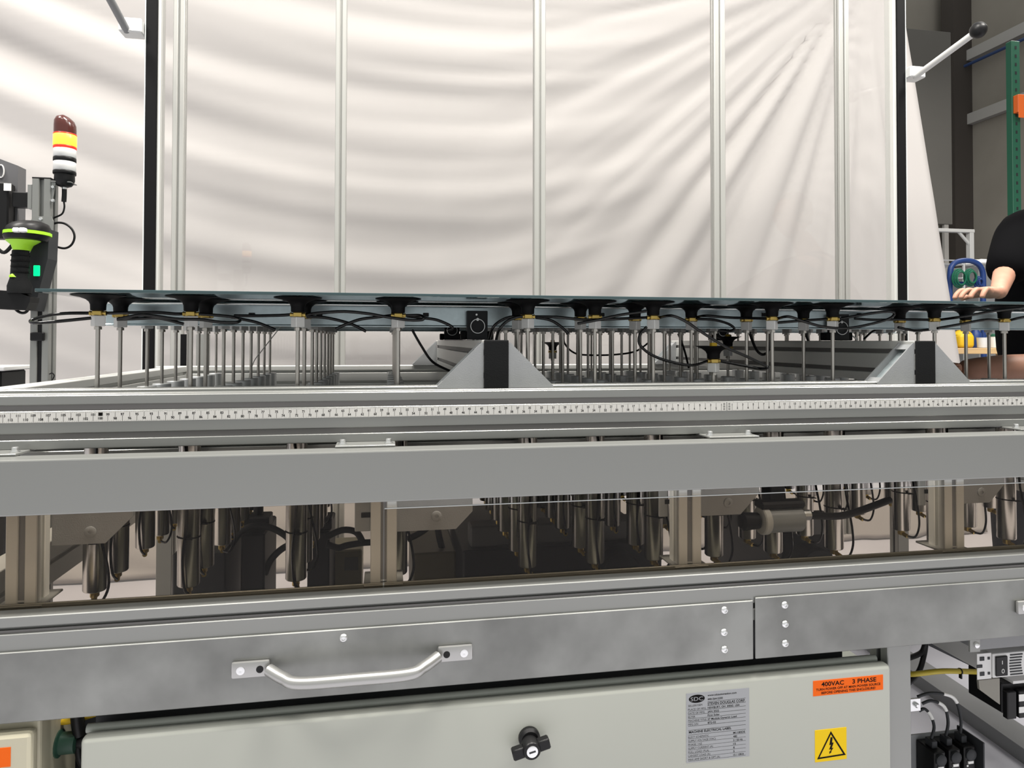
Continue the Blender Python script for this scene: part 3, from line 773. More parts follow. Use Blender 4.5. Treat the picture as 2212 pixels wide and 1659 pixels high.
for i, (l, r, f) in enumerate(rows1):
    add_text(thin, l, LX(0.03), LZ(f), ip, ts, 0.0, 1, 'LEFT', LW*(0.022*len(l)))
    if r: add_text(bold, r, LX(0.335), LZ(f), ip, ts, 0.012, 1, 'LEFT', LW*wds[r])
    rect(thin, LX(0.03 if i else 0.335), LX(0.94), LZ(f+0.012), LZ(f+0.008), ip)
rect(thin, LX(0.335), LX(0.94), LZ(0.148), LZ(0.144), ip)
rect(thin, LX(0.03), LX(0.94), LZ(0.536), LZ(0.532), ip)
add_text(bold, 'MACHINE ELECTRICAL LABEL', LX(0.04), LZ(0.578), ip, ts*1.2, 0.02, 1, 'LEFT', LW*0.67)
rect(thin, LX(0.03), LX(0.94), LZ(0.604), LZ(0.600), ip)
rows2 = [('ELECT SCHEMATIC', 'M1180DE', 0.19), ('SUPPLY VOLTAGE (VAC)', '480', 0.06), ('PHASE / HZ', '3 / 50 Hz', 0.15), ('SUPPLY CURRENT (A)', '15', 0.04), ('FULL LOAD (FLA)', '8', 0.02), ('LARGEST LOAD (A)', '5', 0.02), ('MAX AMP SHORT & OPT (A)', '15 / 10KA', 0.17)]
for i, (l, r, wd) in enumerate(rows2):
    f = 0.650+0.0535*i
    add_text(thin, l, LX(0.03), LZ(f), ip, ts, 0.0, 1, 'LEFT', LW*(0.0215*len(l)))
    add_text(bold, r, LX(0.74), LZ(f), ip, ts, 0.01, 1, 'LEFT', LW*wd)
    rect(thin, LX(0.03), LX(0.94), LZ(f+0.010), LZ(f+0.007), ip)
bold.build('bold_print', 'ink', lab); thin.build('fine_print', 'inkgrey', lab)
ov = MB(); ec = (LX(0.165), LZ(0.088))
n = 32; ov.raw([(ec[0]+LW*0.125*math.cos(2*math.pi*k/n), ip, ec[1]+LH*0.058*math.sin(2*math.pi*k/n)) for k in range(n)], [tuple(range(n))])
ov.build('logo_oval', 'ink', lab)
sd_ = MB(); add_text(sd_, 'SDC', ec[0], ec[1]-LH*0.027, ip-0.0002, LH*0.078, 0.0, 1, 'CENTER', LW*0.195); sd_.build('logo_letters', 'silverst', lab)

# orange warning sticker
a0 = P(1756, 1471, YD); a1 = P(1907, 1457, YD); a2 = P(1756, 1504, YD)
ox0, ox1 = a0.x, a1.x; oz1 = (a0.z+a1.z)/2; oz0 = oz1-(a0.z-a2.z)
st = thing('warning_sticker', 'orange sticker reading 400VAC 3 PHASE on the cabinet door', 'sticker', ((ox0+ox1)/2, ys, oz0))
MB().box(ox0, ox1, ys, YD-0.0001, oz0, oz1).build('backing', 'orange', st)
OW = ox1-ox0; OH = oz1-oz0
pr_ = MB()
add_text(pr_, '400VAC', ox0+OW*0.115, oz0+OH*0.60, ip, OH*0.40, 0.02, 1, 'LEFT', OW*0.32)
add_text(pr_, '3 PHASE', ox0+OW*0.555, oz0+OH*0.60, ip, OH*0.40, 0.02, 1, 'LEFT', OW*0.345)
add_text(pr_, 'TURN POWER OFF AT MAIN POWER SOURCE', ox0+OW*0.5, oz0+OH*0.335, ip, OH*0.21, 0.02, 1, 'CENTER', OW*0.92)
add_text(pr_, 'BEFORE OPENING THIS ENCLOSURE!', ox0+OW*0.5, oz0+OH*0.10, ip, OH*0.21, 0.02, 1, 'CENTER', OW*0.77)
pr_.build('lettering', 'ink', st)
# yellow shock hazard sticker
a0 = P(1760, 1577, YD); a1 = P(1828, 1571, YD); a2 = P(1760, 1646, YD)
qx0, qx1 = a0.x, a1.x; qz1 = (a0.z+a1.z)/2; qz0 = qz1-(a0.z-a2.z)
st = thing('hazard_sticker', 'yellow square sticker with black shock hazard triangle', 'sticker', ((qx0+qx1)/2, ys, qz0))
MB().box(qx0, qx1, ys, YD-0.0001, qz0, qz1).build('backing', 'yellowst', st)
QW = qx1-qx0; QH = qz1-qz0
def Q(f, g): return (qx0+QW*f, ip, qz0+QH*g)
tr = MB()
out_ = [(0.06, 0.09), (0.97, 0.13), (0.50, 0.93)]; inn = [(0.135, 0.142), (0.885, 0.175), (0.50, 0.83)]
tr.raw([Q(*p) for p in out_+inn], [(0, 1, 4, 3), (1, 2, 5, 4), (2, 0, 3, 5)])
bolt_ = [(0.49, 0.74), (0.555, 0.73), (0.535, 0.565), (0.585, 0.56), (0.525, 0.395), (0.58, 0.40), (0.50, 0.29), (0.525, 0.28), (0.45, 0.215), (0.45, 0.30), (0.475, 0.295), (0.505, 0.36), (0.44, 0.355), (0.50, 0.50), (0.45, 0.495)]
tr.raw([Q(*p) for p in bolt_], [tuple(range(len(bolt_)))])
tr.build('triangle_symbol', 'ink', st)

# ------------------------------------------------------------------ lower left: cream box, plug
bx1 = P(72, 1600, 1.045).x; bz1 = P(40, 1585, 1.045).z
cbx = thing('junction_box', 'cream painted electrical box at the lower left corner', 'electrical box', (bx1-0.10, 1.1, 0.12))
MB().box(bx1-0.15, bx1, 1.065, 1.18, 0.12, bz1+0.012, 0.004, 2).build('body', 'cream', cbx)
MB().box(bx1-0.155, bx1-0.002, 1.045, 1.064, 0.115, bz1, 0.006, 2).build('lid', 'cream', cbx)
for k in (0.03, 0.12): MB().box(bx1-k-0.015, bx1-k+0.015, 1.08, 1.16, 0.0, 0.1199).build('stand_foot', 'darkgrey', cbx)
a1 = P(23, 1614, 1.0445); a2 = P(23, 1656, 1.0445)
s2 = thing('corner_sticker', 'orange sticker on the cream box, cut by the frame edge', 'sticker', (a1.x-0.03, 1.044, a2.z))
MB().box(a1.x-0.06, a1.x, 1.0444, 1.0449, a2.z, a1.z).build('backing', 'orange', s2)
l2 = MB(); add_text(l2, 'E', a1.x-0.017, a2.z+0.005, 1.0441, 0.008, 0.02, 1, 'RIGHT'); add_text(l2, 'Y', a1.x-0.017, a2.z+0.022, 1.0441, 0.008, 0.02, 1, 'RIGHT'); l2.build('lettering', 'ink', s2)
pg = P(140, 1605, 1.12)
plug = thing('cable_plug', 'dark green and black cable plug beside the cream box', 'plug', (pg.x, 1.12, pg.z))
RYm = Matrix.Rotation(math.radians(90), 3, 'Y')
MB().lathe([(0.010, -0.024), (0.018, -0.022), (0.019, -0.006), (0.015, -0.004), (0.015, 0.016), (0.010, 0.018)], 18, pg, RYm).build('coupling_ring', mat('dark_green_plug', (0.02, 0.06, 0.04), 0.4), plug, 40)
MB().lathe([(0.009, 0.018), (0.011, 0.03), (0.006, 0.045)], 14, pg, RYm).build('cable_gland', 'black', plug, 40)
MB().tube([pg+Vector((0.018, 0, 0.004)), pg+Vector((0.024, -0.005, -0.025)), pg+Vector((0.045, 0.0, -0.055)), pg+Vector((0.08, 0.02, -0.06))], 0.0055, 10).build('cable', 'black', plug, 60)
MB().tube([pg+Vector((0.020, 0, 0.01)), pg+Vector((0.016, 0.0, 0.045)), pg+Vector((0.02, 0.01, 0.08))], 0.009, 10).build('upper_cable', 'black', plug, 60)
yq = P(160, 1556, 1.13)
tag(MB().tube([yq+Vector((-0.10, 0.02, 0.005)), yq+Vector((-0.02, 0, 0)), yq+Vector((0.03, 0.01, 0.004)), yq+Vector((0.12, 0.05, 0.01))], 0.005, 10).build('yellow_cable', 'yellow', None, 60), 'thick yellow cable under the panel above the green plug', 'cable')

# ------------------------------------------------------------------ lower right: electrical gear under the bench
def at(u, v, Y): return P(u, v, Y)
ps0 = at(2112, 1412, 1.16); ps1 = at(2112, 1470, 1.16)
psu = thing('power_supply', 'grey vented power supply with black rocker switch', 'power supply', (ps0.x+0.12, 1.2, ps1.z))
zt_, zb2 = ps0.z-0.001, ps1.z+0.0005
MB().box(ps0.x+0.032, ps0.x+0.34, 1.158, 1.36, zb2+0.002, zt_-0.001, 0.0012).build('case', 'white_metal', psu)
MB().box(ps0.x, ps0.x+0.0315, 1.161, 1.163, zb2, zt_, 0.0006).build('mounting_ear', 'white_metal', psu)
for (dx, dz, w_, h_) in ((0.010, 0.80, 0.010, 0.0075), (0.025, 0.80, 0.005, 0.005), (0.010, 0.22, 0.010, 0.0075), (0.025, 0.22, 0.005, 0.005), (0.004, 0.52, 0.013, 0.006)):
    cx_, cz_ = ps0.x+dx, zb2+(zt_-zb2)*dz
    MB().box(cx_-w_/2, cx_+w_/2, 1.1598, 1.1609, cz_-h_/2, cz_+h_/2, 0.0004).build('ear_hole', 'darkgrey', psu)
sw0 = ps0.x+0.036
sw = MB().box(sw0, sw0+0.026, 1.1545, 1.1579, zb2+0.006, zt_-0.006, 0.001).build('rocker_switch', 'black', psu)
mk = MB(); zc_ = (zb2+zt_)/2
rect(mk, sw0+0.0125, sw0+0.0138, zc_+0.004, zc_+0.011, 1.1543)
ring = [(sw0+0.0145+0.0032*math.cos(2*math.pi*k/18), 1.1543, zc_-0.009+0.0042*math.sin(2*math.pi*k/18)) for k in range(18)]
ri = [(sw0+0.0145+0.0022*math.cos(2*math.pi*k/18), 1.1543, zc_-0.009+0.0032*math.sin(2*math.pi*k/18)) for k in range(18)]
mk.raw(ring+ri, [(k, (k+1) % 18, 18+(k+1) % 18, 18+k) for k in range(18)]); mk.build('switch_marks', 'white', sw)
for k in range(8):
    zz = zb2+0.006+(zt_-zb2-0.012)*k/7
    MB().box(sw0+0.032+0.002*abs(k-3.5)/3.5, sw0+0.062-0.004*(1-abs(k-3.5)/3.5), 1.1572, 1.1579, zz-0.0013, zz+0.0013).build('vent_slot', 'darkgrey', psu)
# hanging bracket and angle above the supply
hb = thing('hanger_bracket', 'grey steel hanger bracket with a bolt above the power supply', 'bracket', (at(2108, 1400, 1.14).x, 1.2, 0.48))
q0 = at(2096, 1384, 1.14); q1 = at(2118, 1408, 1.14)
MB().box(q0.x, q1.x, 1.140, 1.145, q1.z, 0.5835, 0.0008).build('tab', 'alu', hb)
qq = at(2109, 1393, 1.14)
MB().lathe([(0.0055, 0), (0.0055, 0.003), (0.003, 0.005)], 12, (qq.x, 1.14, qq.z), RX).build('bolt', 'zinc', hb, 40)
qz = at(2120, 1404, 1.15)
MB().box(q1.x+0.0005, q1.x+0.40, 1.150, 1.19, qz.z, 0.583, 0.001).build('angle_bar', 'midgrey', hb)
w0 = at(2000, 1392, 1.45); w1 = at(2112, 1446, 1.45)
MB().raw([], []).extr([(w0.x, w0.z+0.06), (w0.x, w0.z), (w1.x, w1.z), (w1.x+0.3, w1.z-0.06), (w1.x+0.3, w0.z+0.06)], lambda a, b, t: (a, t, b), 1.45, 1.455).build('side_web', 'darkgrey', hb)
w0 = at(2114, 1470, 1.20); w1 = at(2160, 1522, 1.20)
MB().extr([(w0.x, w0.z), (w0.x+0.002, w0.z-0.018), (w1.x, w1.z), (w1.x, w0.z)], lambda a, b, t: (a, t, b), 1.20, 1.205).build('gusset_plate', mat('tan_plate', (0.22, 0.21, 0.18), 0.6), hb)
# black contactor at right edge
cq0 = at(2178, 1484, 1.22); cq1 = at(2178, 1550, 1.22)
con = thing('contactor', 'black boxy contactor with white labels at the right edge', 'contactor', (cq0.x+0.05, 1.26, cq1.z))
cz1, cz0 = cq0.z, cq1.z
MB().box(cq0.x, cq0.x+0.12, 1.235, 1.32, cz0, cz1, 0.002).build('body', 'black', con)
for k in range(4):
    MB().box(cq0.x+0.028*k, cq0.x+0.028*k+0.022, 1.222, 1.2345, cz0-0.006, cz1-0.012, 0.0015).build('terminal_block', 'black', con)
for k in range(2):
    MB().box(cq0.x+0.026+0.028*k, cq0.x+0.046+0.028*k, 1.2205, 1.2215, cz0+0.006, cz0+0.018).build('white_label', 'white', con)
    MB().box(cq0.x+0.026+0.028*k, cq0.x+0.046+0.028*k, 1.2205, 1.2215, cz1-0.032, cz1-0.018).build('white_label', 'white', con)
MB().box(cq0.x+0.02, cq0.x+0.12, 1.228, 1.30, cz1+0.0005, cz1+0.006).build('din_clip', 'white_metal', con)
# yellow cable bundle
tag(MB().tube([at(1940, 1456, 1.30), at(1975, 1456, 1.26), at(2030, 1450, 1.25), at(2075, 1450, 1.25), at(2125, 1452, 1.27)], 0.0052, 10).build('cable_bundle', mat('olive_yellow_cable', (0.42, 0.33, 0.03), 0.5), None, 60), 'yellow cable bundle running to the power supply', 'cable')
tag(MB().lathe([(0.0062, -0.0015), (0.0066, -0.0012), (0.0066, 0.0012), (0.0062, 0.0015)], 12, at(2074, 1450, 1.25), RYm).box(*(lambda c: (c.x-0.0015, c.x+0.0015, c.y-0.004, c.y+0.002, c.z-0.014, c.z-0.006))(at(2074, 1450, 1.25))).build('cable_tie', 'black'), 'black cable tie around the yellow cable bundle', 'cable tie')
tag(MB().tube([at(2000, 1388, 1.34), at(1996, 1415, 1.34), at(1985, 1450, 1.33), at(1960, 1478, 1.32)], 0.0055, 10).tube([at(1998, 1392, 1.34), at(1990, 1410, 1.34), at(1962, 1422, 1.33)], 0.0055, 10).build('power_cable', 'black', None, 60), 'black power cable forking beside the cabinet post', 'cable')
# three relay units with wires
rg = thing('relay_rack', 'thin metal backplate holding three black relays', 'rack', (at(2050, 1650, 1.24).x, 1.24, 0.1))
r0 = at(1998, 1612, 1.22); r1 = at(2106, 1600, 1.22)
MB().box(r0.x-0.002, r1.x, 1.262, 1.265, 0.10, r0.z-0.002).build('backplate', 'gusset', rg)
MB().box(r1.x, r1.x+0.003, 1.20, 1.265, 0.10, r0.z+0.006).build('side_lip', 'darkgrey', rg)
MB().box(r0.x-0.002, r1.x, 1.15, 1.32, 0.0, 0.0998, 0.002).build('floor_stand', 'darkgrey', rg)
for k, (u, v, pos) in enumerate(((2024, 1616, 'leftmost'), (2056, 1610, 'middle'), (2088, 1604, 'rightmost'))):
    c_ = at(u, v, 1.22)
    t = thing('relay', '%s of three black relays with a grey wire and white tag' % pos, 'relay', (c_.x, 1.24, c_.z-0.1), 'relays below the bench')
    MB().box(c_.x-0.0125, c_.x+0.0125, 1.212, 1.2615, c_.z-0.12, c_.z-0.004, 0.002).build('body', 'black', t)
    MB().lathe([(0.0115, 0.0), (0.0115, 0.004), (0.009, 0.006)], 16, (c_.x, 1.2118, c_.z-0.018), RX).build('round_face', 'darkgrey', t, 40)
    MB().box(c_.x-0.006, c_.x+0.006, 1.2095, 1.2115, c_.z-0.036, c_.z-0.031).build('tag', 'white', t)
    MB().lathe([(0.002, 0.0), (0.002, 0.0012)], 8, (c_.x-0.007, 1.2115, c_.z-0.040), RX).build('indicator', 'white', t)
    MB().box(c_.x-0.006, c_.x+0.006, 1.225, 1.245, c_.z-0.004, c_.z+0.010, 0.001).build('wire_clamp', 'darkgrey', t)
    st_ = ((1985, 1536), (1992, 1520), (1982, 1505))[k]
    en = at(u+(-16 if k == 0 else 8 if k == 2 else -4), v-16, 1.235)
    en = Vector((c_.x, 1.235, c_.z+0.010))
    s0 = at(st_[0], st_[1], 1.26)
    mid = (s0+en)/2 + Vector((0.014+0.010*k, 0, 0.016+0.008*k))
    wire = [s0, (s0*0.62+mid*0.38)+Vector((0.003, 0, 0.008)), mid, (mid*0.4+en*0.6)+Vector((0.007, 0, 0.004)), en]
    MB().tube(wire, 0.0030, 8).build('wire', 'darkgrey', t, 60)
    W_ = smooth(wire, 6); i0 = len(W_)//2
    MB().tube(W_[i0-3:i0+3], 0.0036, 8, 1).build('wire_marker', 'white', t, 60)
bq = at(1978, 1522, 1.25)
tag(MB().lathe([(0.005, 0), (0.005, 0.004), (0.003, 0.006)], 12, bq, RX).box(bq.x-0.03, bq.x+0.012, bq.y, bq.y+0.004, bq.z-0.014, bq.z+0.012, 0.001).build('ground_stud', 'zinc', None, 40), 'shiny ground stud on a small plate beside the post', 'bolt')
# steel tube lying on the floor and a bit of debris
f0 = PZ(1975, 1432, 0.04); f1 = PZ(2260, 1625, 0.04)
dv = (f1-f0); dvn = dv.normalized(); pv = Vector((-dvn.y, dvn.x, 0))*0.045
f0 = f0-dvn*0.8; f1 = f1+dvn*0.4
tag(MB().raw([f0+pv-Vector((0, 0, .04)), f0-pv-Vector((0, 0, .04)), f1-pv-Vector((0, 0, .04)), f1+pv-Vector((0, 0, .04)), f0+pv, f0-pv, f1-pv, f1+pv],
    [(3, 2, 1, 0), (4, 5, 6, 7), (0, 1, 5, 4), (1, 2, 6, 5), (2, 3, 7, 6), (3, 0, 4, 7)]).build('floor_bar', 'midgrey'), 'dark grey flat bar lying diagonally on the floor', 'bar')
fp = PZ(2107, 1554, 0.006)
tag(MB().box(fp.x-0.014, fp.x+0.014, fp.y-0.004, fp.y+0.004, 0.0, 0.006, 0.001).build('floor_scrap', 'darkgrey'), 'small dark scrap lying on the pale floor', 'scrap')

# ------------------------------------------------------------------ gear inside the bench, seen through the smoked window
rgx = at(1690, 1122, 1.19)
fr_ = thing('air_regulator', 'pale air filter regulator with black hose behind the smoked window', 'regulator', (rgx.x, 1.19, 0.70))
MB().lathe([(0.020, -0.040), (0.023, -0.038), (0.023, 0.034), (0.020, 0.037)], 20, rgx, RYm).build('filter_bowl', mat('cloudy_bowl', (0.34, 0.36, 0.37), 0.3), fr_, 40)
MB().lathe([(0.024, -0.046), (0.026, -0.044), (0.026, -0.034), (0.024, -0.032)], 20, rgx, RYm).build('bowl_ring', 'white', fr_, 40)
MB().box(rgx.x-0.05, rgx.x+0.04, 1.175, 1.205, rgx.z+0.022, rgx.z+0.036, 0.004).build('strap', 'black', fr_)
MB().lathe([(0.012, -0.085), (0.017, -0.080), (0.015, -0.050)], 14, rgx, RYm).build('knob', 'black', fr_, 40)
MB().tube([rgx+Vector((0.04, 0, 0.006)), rgx+Vector((0.07, 0, 0.004)), rgx+Vector((0.14, 0.01, 0.0)), rgx+Vector((0.25, 0.03, 0.02))], 0.007, 10).build('outlet_hose', 'black', fr_, 60)
MB().cyl(rgx+Vector((0.034, 0, 0.006)), rgx+Vector((0.055, 0, 0.006)), 0.010).build('outlet_nut', 'zinc', fr_)
MB().box(rgx.x-0.015, rgx.x+0.015, 1.205, 1.235, rgx.z-0.01, rgx.z+0.06, 0.002).build('wall_mount', 'darkgrey', fr_)
shelf = MB().box(-0.60, 1.28, 1.62, 2.25, 0.17, 0.19).build('lower_shelf', 'midgrey', bench)
def gear(name, label, cat, u0, u1, v0, Y0, Y1, mt, extra=None):
    a = at(u0, v0, Y0); b = at(u1, v0, Y0)
    t = thing(name, label, cat, ((a.x+b.x)/2, (Y0+Y1)/2, 0.1902))
    zt = a.z
    MB().box(a.x, b.x, Y0, Y1, 0.1902, zt, 0.004).build('case', mt, t)
    if extra: extra(t, a.x, b.x, zt)
    return t
def fit(t, xa, xb, zt):
    xc = (xa+xb)/2
    MB().box(xc-0.03, xc+0.03, 1.76, 1.82, zt+0.0002, zt+0.03, 0.003).build('top_block', 'darkgrey', t)
    MB().cyl((xc, 1.79, zt+0.03), (xc, 1.79, zt+0.055), 0.012).build('top_port', 'black', t)
gear('valve_terminal', 'dark valve terminal seen dimly left of the third cylinder', 'valve unit', 520, 572, 1156, 1.72, 1.9, 'darkgrey', fit)
gear('valve_box', 'low dark box on the shelf behind the second cylinder', 'box', 372, 488, 1196, 1.68, 1.9, 'darkgrey', None)
gear('solenoid_unit', 'dark upright unit just left of the second window post', 'valve unit', 664, 712, 1150, 1.75, 1.95, 'darkgrey', fit)
def pump_x(t, xa, xb, zt):
    MB().box(xa+0.02, xb-0.02, 1.66, 1.72, zt+0.0002, zt+0.05, 0.004).build('top_housing', 'midgrey', t)
    MB().lathe([(0.05, 0), (0.05, 0.05), (0.045, 0.055), (0.02, 0.056), (0.018, 0.04)], 24, (xb-0.12, 1.64, zt-0.06), RX).build('motor_end', 'darkgrey', t, 40)
gear('vacuum_pump', 'long dark vacuum pump lying low behind the middle window', 'pump', 1000, 1430, 1190, 1.64, 2.1, 'darkgrey', pump_x)
gear('control_box', 'long low olive box left of the dark pump', 'box', 892, 985, 1196, 1.70, 2.0, mat('olive_paint', (0.16, 0.14, 0.09), 0.5), None)
gear('pump_motor', 'dark block on the shelf below the right window', 'motor', 1690, 1800, 1150, 1.70, 2.1, 'darkgrey', pump_x)
gear('small_cream_box', 'small cream box with a grey window left of second post', 'box', 716, 782, 1190, 1.97, 2.1, 'cream', lambda t, xa, xb, zt: MB().box(xa+0.035, xb-0.01, 1.968, 1.9698, zt-0.055, zt-0.02).build('grey_window', 'midgrey', t))
hs = [([(498, 1180), (520, 1150), (548, 1136), (585, 1140), (620, 1160), (640, 1190)], 'dark hose arching left of the third cylinder inside the bench'),
      ([(572, 1240), (585, 1210), (610, 1185), (645, 1168)], 'dark hose curving up towards the third cylinder inside the bench'),
      ([(705, 1160), (740, 1145), (770, 1150), (785, 1175)], 'dark hose bending over the small cream box'),
      ([(705, 1175), (730, 1183), (750, 1178), (790, 1172), (830, 1172)], 'dark hose running low behind the second window post'),
      ([(880, 1165), (910, 1150), (935, 1130)], 'dark hose slanting behind the second mounting plate'),
      ([(945, 1140), (950, 1165), (958, 1195)], 'short dark hose hanging behind the second mounting plate')]
for pts, lb in hs:
    o = MB().tube([at(a, b, 1.74) for a, b in pts], 0.008, 8).build('inner_hose', 'darkgrey', None, 60); tag(o, lb, 'hose')

# ------------------------------------------------------------------ left: stand with stack light, scanner and monitor
YS = 1.62
sa = P(66, 600, YS); sb = P(107, 600, YS); stz = P(90, 386, YS).z
stx = (sa.x+sb.x)/2
stand = thing('monitor_stand', 'slim aluminium stand post at the left of the bench', 'stand', (stx, YS, 0))
sp = prof_z(0.036, 0.036, ([0], [0], [0], [0]), 0.012, stz, stx, YS+0.018).build('post', 'alu', stand)
MB().box(stx-0.0045, stx+0.0045, YS+0.003, YS+0.006, 0.02, P(90, 640, YS).z).build('cable_cover', 'black', sp)
MB().box(stx-0.018, stx+0.018, YS, YS+0.036, stz+0.0001, stz+0.003).build('post_cap', 'black', stand)
MB().box(stx-0.15, stx+0.05, YS-0.13, YS+0.06, 0.0, 0.0118, 0.003).build('foot_plate', 'alu', stand)
kz = P(82, 727, YS)
MB().box(stx-0.014, stx+0.012, YS-0.010, YS-0.0005, kz.z-0.009, kz.z+0.009, 0.002).build('cable_clip', 'black', stand)
lk = P(120, 391, YS)
MB().box(stx+0.0185, lk.x+0.030, YS-0.002, YS+0.03, lk.z-0.002, lk.z, 0.0005).build('light_bracket', 'alu', stand)
MB().extr([(stx+0.0183, lk.z-0.002), (stx+0.027, lk.z-0.002), (stx+0.0183, lk.z-0.06)], lambda a, b, t: (a, t, b), YS+0.002, YS+0.004).build('bracket_gusset', 'alu', stand)
for dz in (-0.013, -0.042):
    MB().lathe([(0.004, 0), (0.003, 0.003)], 10, (stx+0.0225, YS+0.0005, lk.z+dz), RX).build('bolt', 'zinc', stand)
# stack light
sc = P(140.5, 300, YS+0.012)
def slz(v): return P(140.5, v, YS+0.012).z
sl = thing('stack_light', 'signal tower light with a glowing amber ring and dark dome', 'signal light', (sc.x, YS+0.012, slz(405)))
R_ = 0.0212
def ring_(v0, v1, name, mt, r=R_, n=26):
    z0, z1 = sorted((slz(v0), slz(v1)))
    return MB().lathe([(r*0.97, z0), (r, z0+0.0008), (r, z1-0.0008), (r*0.97, z1)], n, (sc.x, YS+0.012, 0)).build(name, mt, sl, 40)
ring_(316.5, 292.5, 'lit_lens', 'amber', R_*1.04)
ring_(292.3, 289.8, 'red_rim', 'redlens', R_*1.04)
ring_(322, 316.7, 'red_rim', 'redlens', R_*1.03)
ring_(341, 322.3, 'white_lens', 'white_metal'); ring_(350, 341.3, 'black_band', 'black', R_*1.02)
ring_(370, 350.3, 'white_lens', 'white_metal'); ring_(377, 370.3, 'black_band', 'black', R_*1.03)
z0 = slz(290); z1 = slz(272); z2 = slz(250)
dm = [(R_*1.0, z0), (R_*1.0, z1)]
mbd = MB().lathe([(R_, z0+0.0002), (R_, z1), (R_*0.97, z1+(z2-z1)*0.45), (R_*0.80, z1+(z2-z1)*0.8), (R_*0.45, z2-0.0006), (0.001, z2)], 26, (sc.x, YS+0.012, 0))
for v_ in mbd.bm.verts:                     # sloping dome, lower at the right
    if v_.co.z > z1-0.001: v_.co.z -= max(0, (v_.co.x-sc.x))/R_*0.010
mbd.build('dome', 'darkred', sl, 60)
zz = [slz(v) for v in (377.3, 390, 391, 397, 402, 405)]
MB().lathe([(R_*1.02, zz[0]), (R_*0.9, zz[0]-0.001), (R_*0.92, zz[1]), (R_*0.9, zz[2]), (R_*0.82, zz[3]), (R_*0.65, zz[4]), (R_*0.3, zz[5])][::-1], 22, (sc.x, YS+0.012, 0)).build('base', 'black', sl, 40)
MB().tube([P(139, 405, YS+0.012), P(139, 420, YS+0.012), P(138, 436, YS+0.012)], 0.0048, 10, 3).build('cable_boot', 'black', sl, 60)
MB().lathe([(0.0052, 0), (0.0052, 0.005)], 10, P(139.5, 409, YS+0.012)).build('connector_nut', 'zinc', sl)
MB().tube([P(138, 436, YS+0.012), P(139, 448, YS+0.012), P(134, 462, YS+0.014), P(118, 470, YS+0.016), P(111, 473, YS+0.014)], 0.0019, 8).build('cable', 'black', sl, 60)
# wire loop at the side of the post
tag(MB().tube([P(a, b, YS+0.015) for a, b in ((108, 486), (125, 481), (142, 484), (156, 496), (161, 512), (155, 528), (142, 536), (126, 534), (113, 526), (106, 518))], 0.0024, 8).build('cable_loop', 'black', None, 60), 'round black cable loop standing out from the stand post', 'cable')
tag(MB().tube([P(a, b, YS+0.005) for a, b in ((107, 808), (113, 806), (117, 812), (112, 822), (107, 824))], 0.0012, 6).build('wire_end', 'black', None, 60), 'tiny curled black wire end at the foot of the post', 'wire')
# scanner holder and scanner
YH = 1.585
bk = thing('scanner_cradle', 'black charging cradle with green lamp on the stand post', 'cradle', (stx-0.03, YH, P(60, 672, YH).z))
poly = [(112, 497), (109, 560), (95, 612), (88, 640), (80, 672), (25, 668), (22, 640), (58, 625), (66, 580), (72, 540), (92, 505)]
MB().extr([(P(a, b, YH).x, P(a, b, YH).z) for a, b in poly], lambda a, b, t: (a, t, b), YH-0.012, YH+0.03).build('back_shell', 'darkgrey', bk)
MB().extr([(P(a, b, YH).x, P(a, b, YH).z) for a, b in ((20, 630), (60, 633), (92, 645), (90, 656), (82, 672), (24, 670))], lambda a, b, t: (a, t, b), YH-0.05, YH-0.0125).build('base_cup', 'black', bk)
lq = P(80, 585, YH-0.012)
MB().box(lq.x-0.006, lq.x+0.006, YH-0.0145, YH-0.0122, lq.z-0.011, lq.z+0.011, 0.001).build('status_lamp', 'greenled', bk)
bkz = P(90, 475, YH+0.03)
MB().extr([(P(a, b, YH+0.031).x, P(a, b, YH+0.031).z) for a, b in ((64, 480), (73, 467), (110, 467), (115, 478), (114, 498), (90, 498))], lambda a, b, t: (a, t, b), YH+0.0305, YH+0.0345).build('hook_plate', 'alu', bk)
MB().lathe([(0.004, 0), (0.003, 0.0025)], 10, (P(88, 473, YH+0.03).x, YH+0.0303, P(88, 473, YH+0.03).z), RX).build('bolt', 'zinc', bk)
MB().tube([P(a, b, YH-0.02) for a, b in ((25, 645), (28, 660), (38, 672), (50, 676), (60, 670), (65, 650))], 0.0028, 8).build('tail_cable', 'black', bk, 60)
scn = thing('barcode_scanner', 'black and lime green barcode scanner sitting in the cradle', 'scanner', (P(45, 640, YH-0.05).x, YH-0.05, P(45, 632, YH-0.05).z))
YQ = YH-0.045
def sweep_ell(secs, n=16):
    """stack of ellipses: (u, v, half width px, depth m, tilt)"""
    mb = MB(); vs = []; fs = []
    for (u, v, hw, dp) in secs:
        c_ = P(u, v, YQ); wx = hw*1.0*(c_.y*1.0)/FPX
        for k in range(n):
            a = 2*math.pi*k/n
            vs.append((c_.x+wx*math.cos(a), YQ+dp*math.sin(a), c_.z))
    m_ = len(secs)
    for i in range(m_-1):
        for k in range(n): fs.append((i*n+k, i*n+(k+1) % n, (i+1)*n+(k+1) % n, (i+1)*n+k))
    fs.append(tuple(range(n))); fs.append(tuple((m_-1)*n+k for k in range(n))[::-1])
    return mb.raw(vs, fs)
sweep_ell([(42, 634, 20, 0.022), (43, 618, 21, 0.022), (42, 600, 15, 0.018), (44, 570, 15, 0.017), (45, 542, 14, 0.017)]).build('grip', 'blackmat', scn, 50)
for v_ in (552, 564, 576, 588):
    sweep_ell([(44, v_+1.5, 15.6, 0.0185), (44, v_-1.5, 15.6, 0.0185)]).build('grip_ridge', 'rubber', scn, 50)
sweep_ell([(38, 600, 12, 0.020), (36, 596, 10, 0.0195), (36, 593, 4, 0.018)]).build('grip_emblem', 'lime', scn, 50)
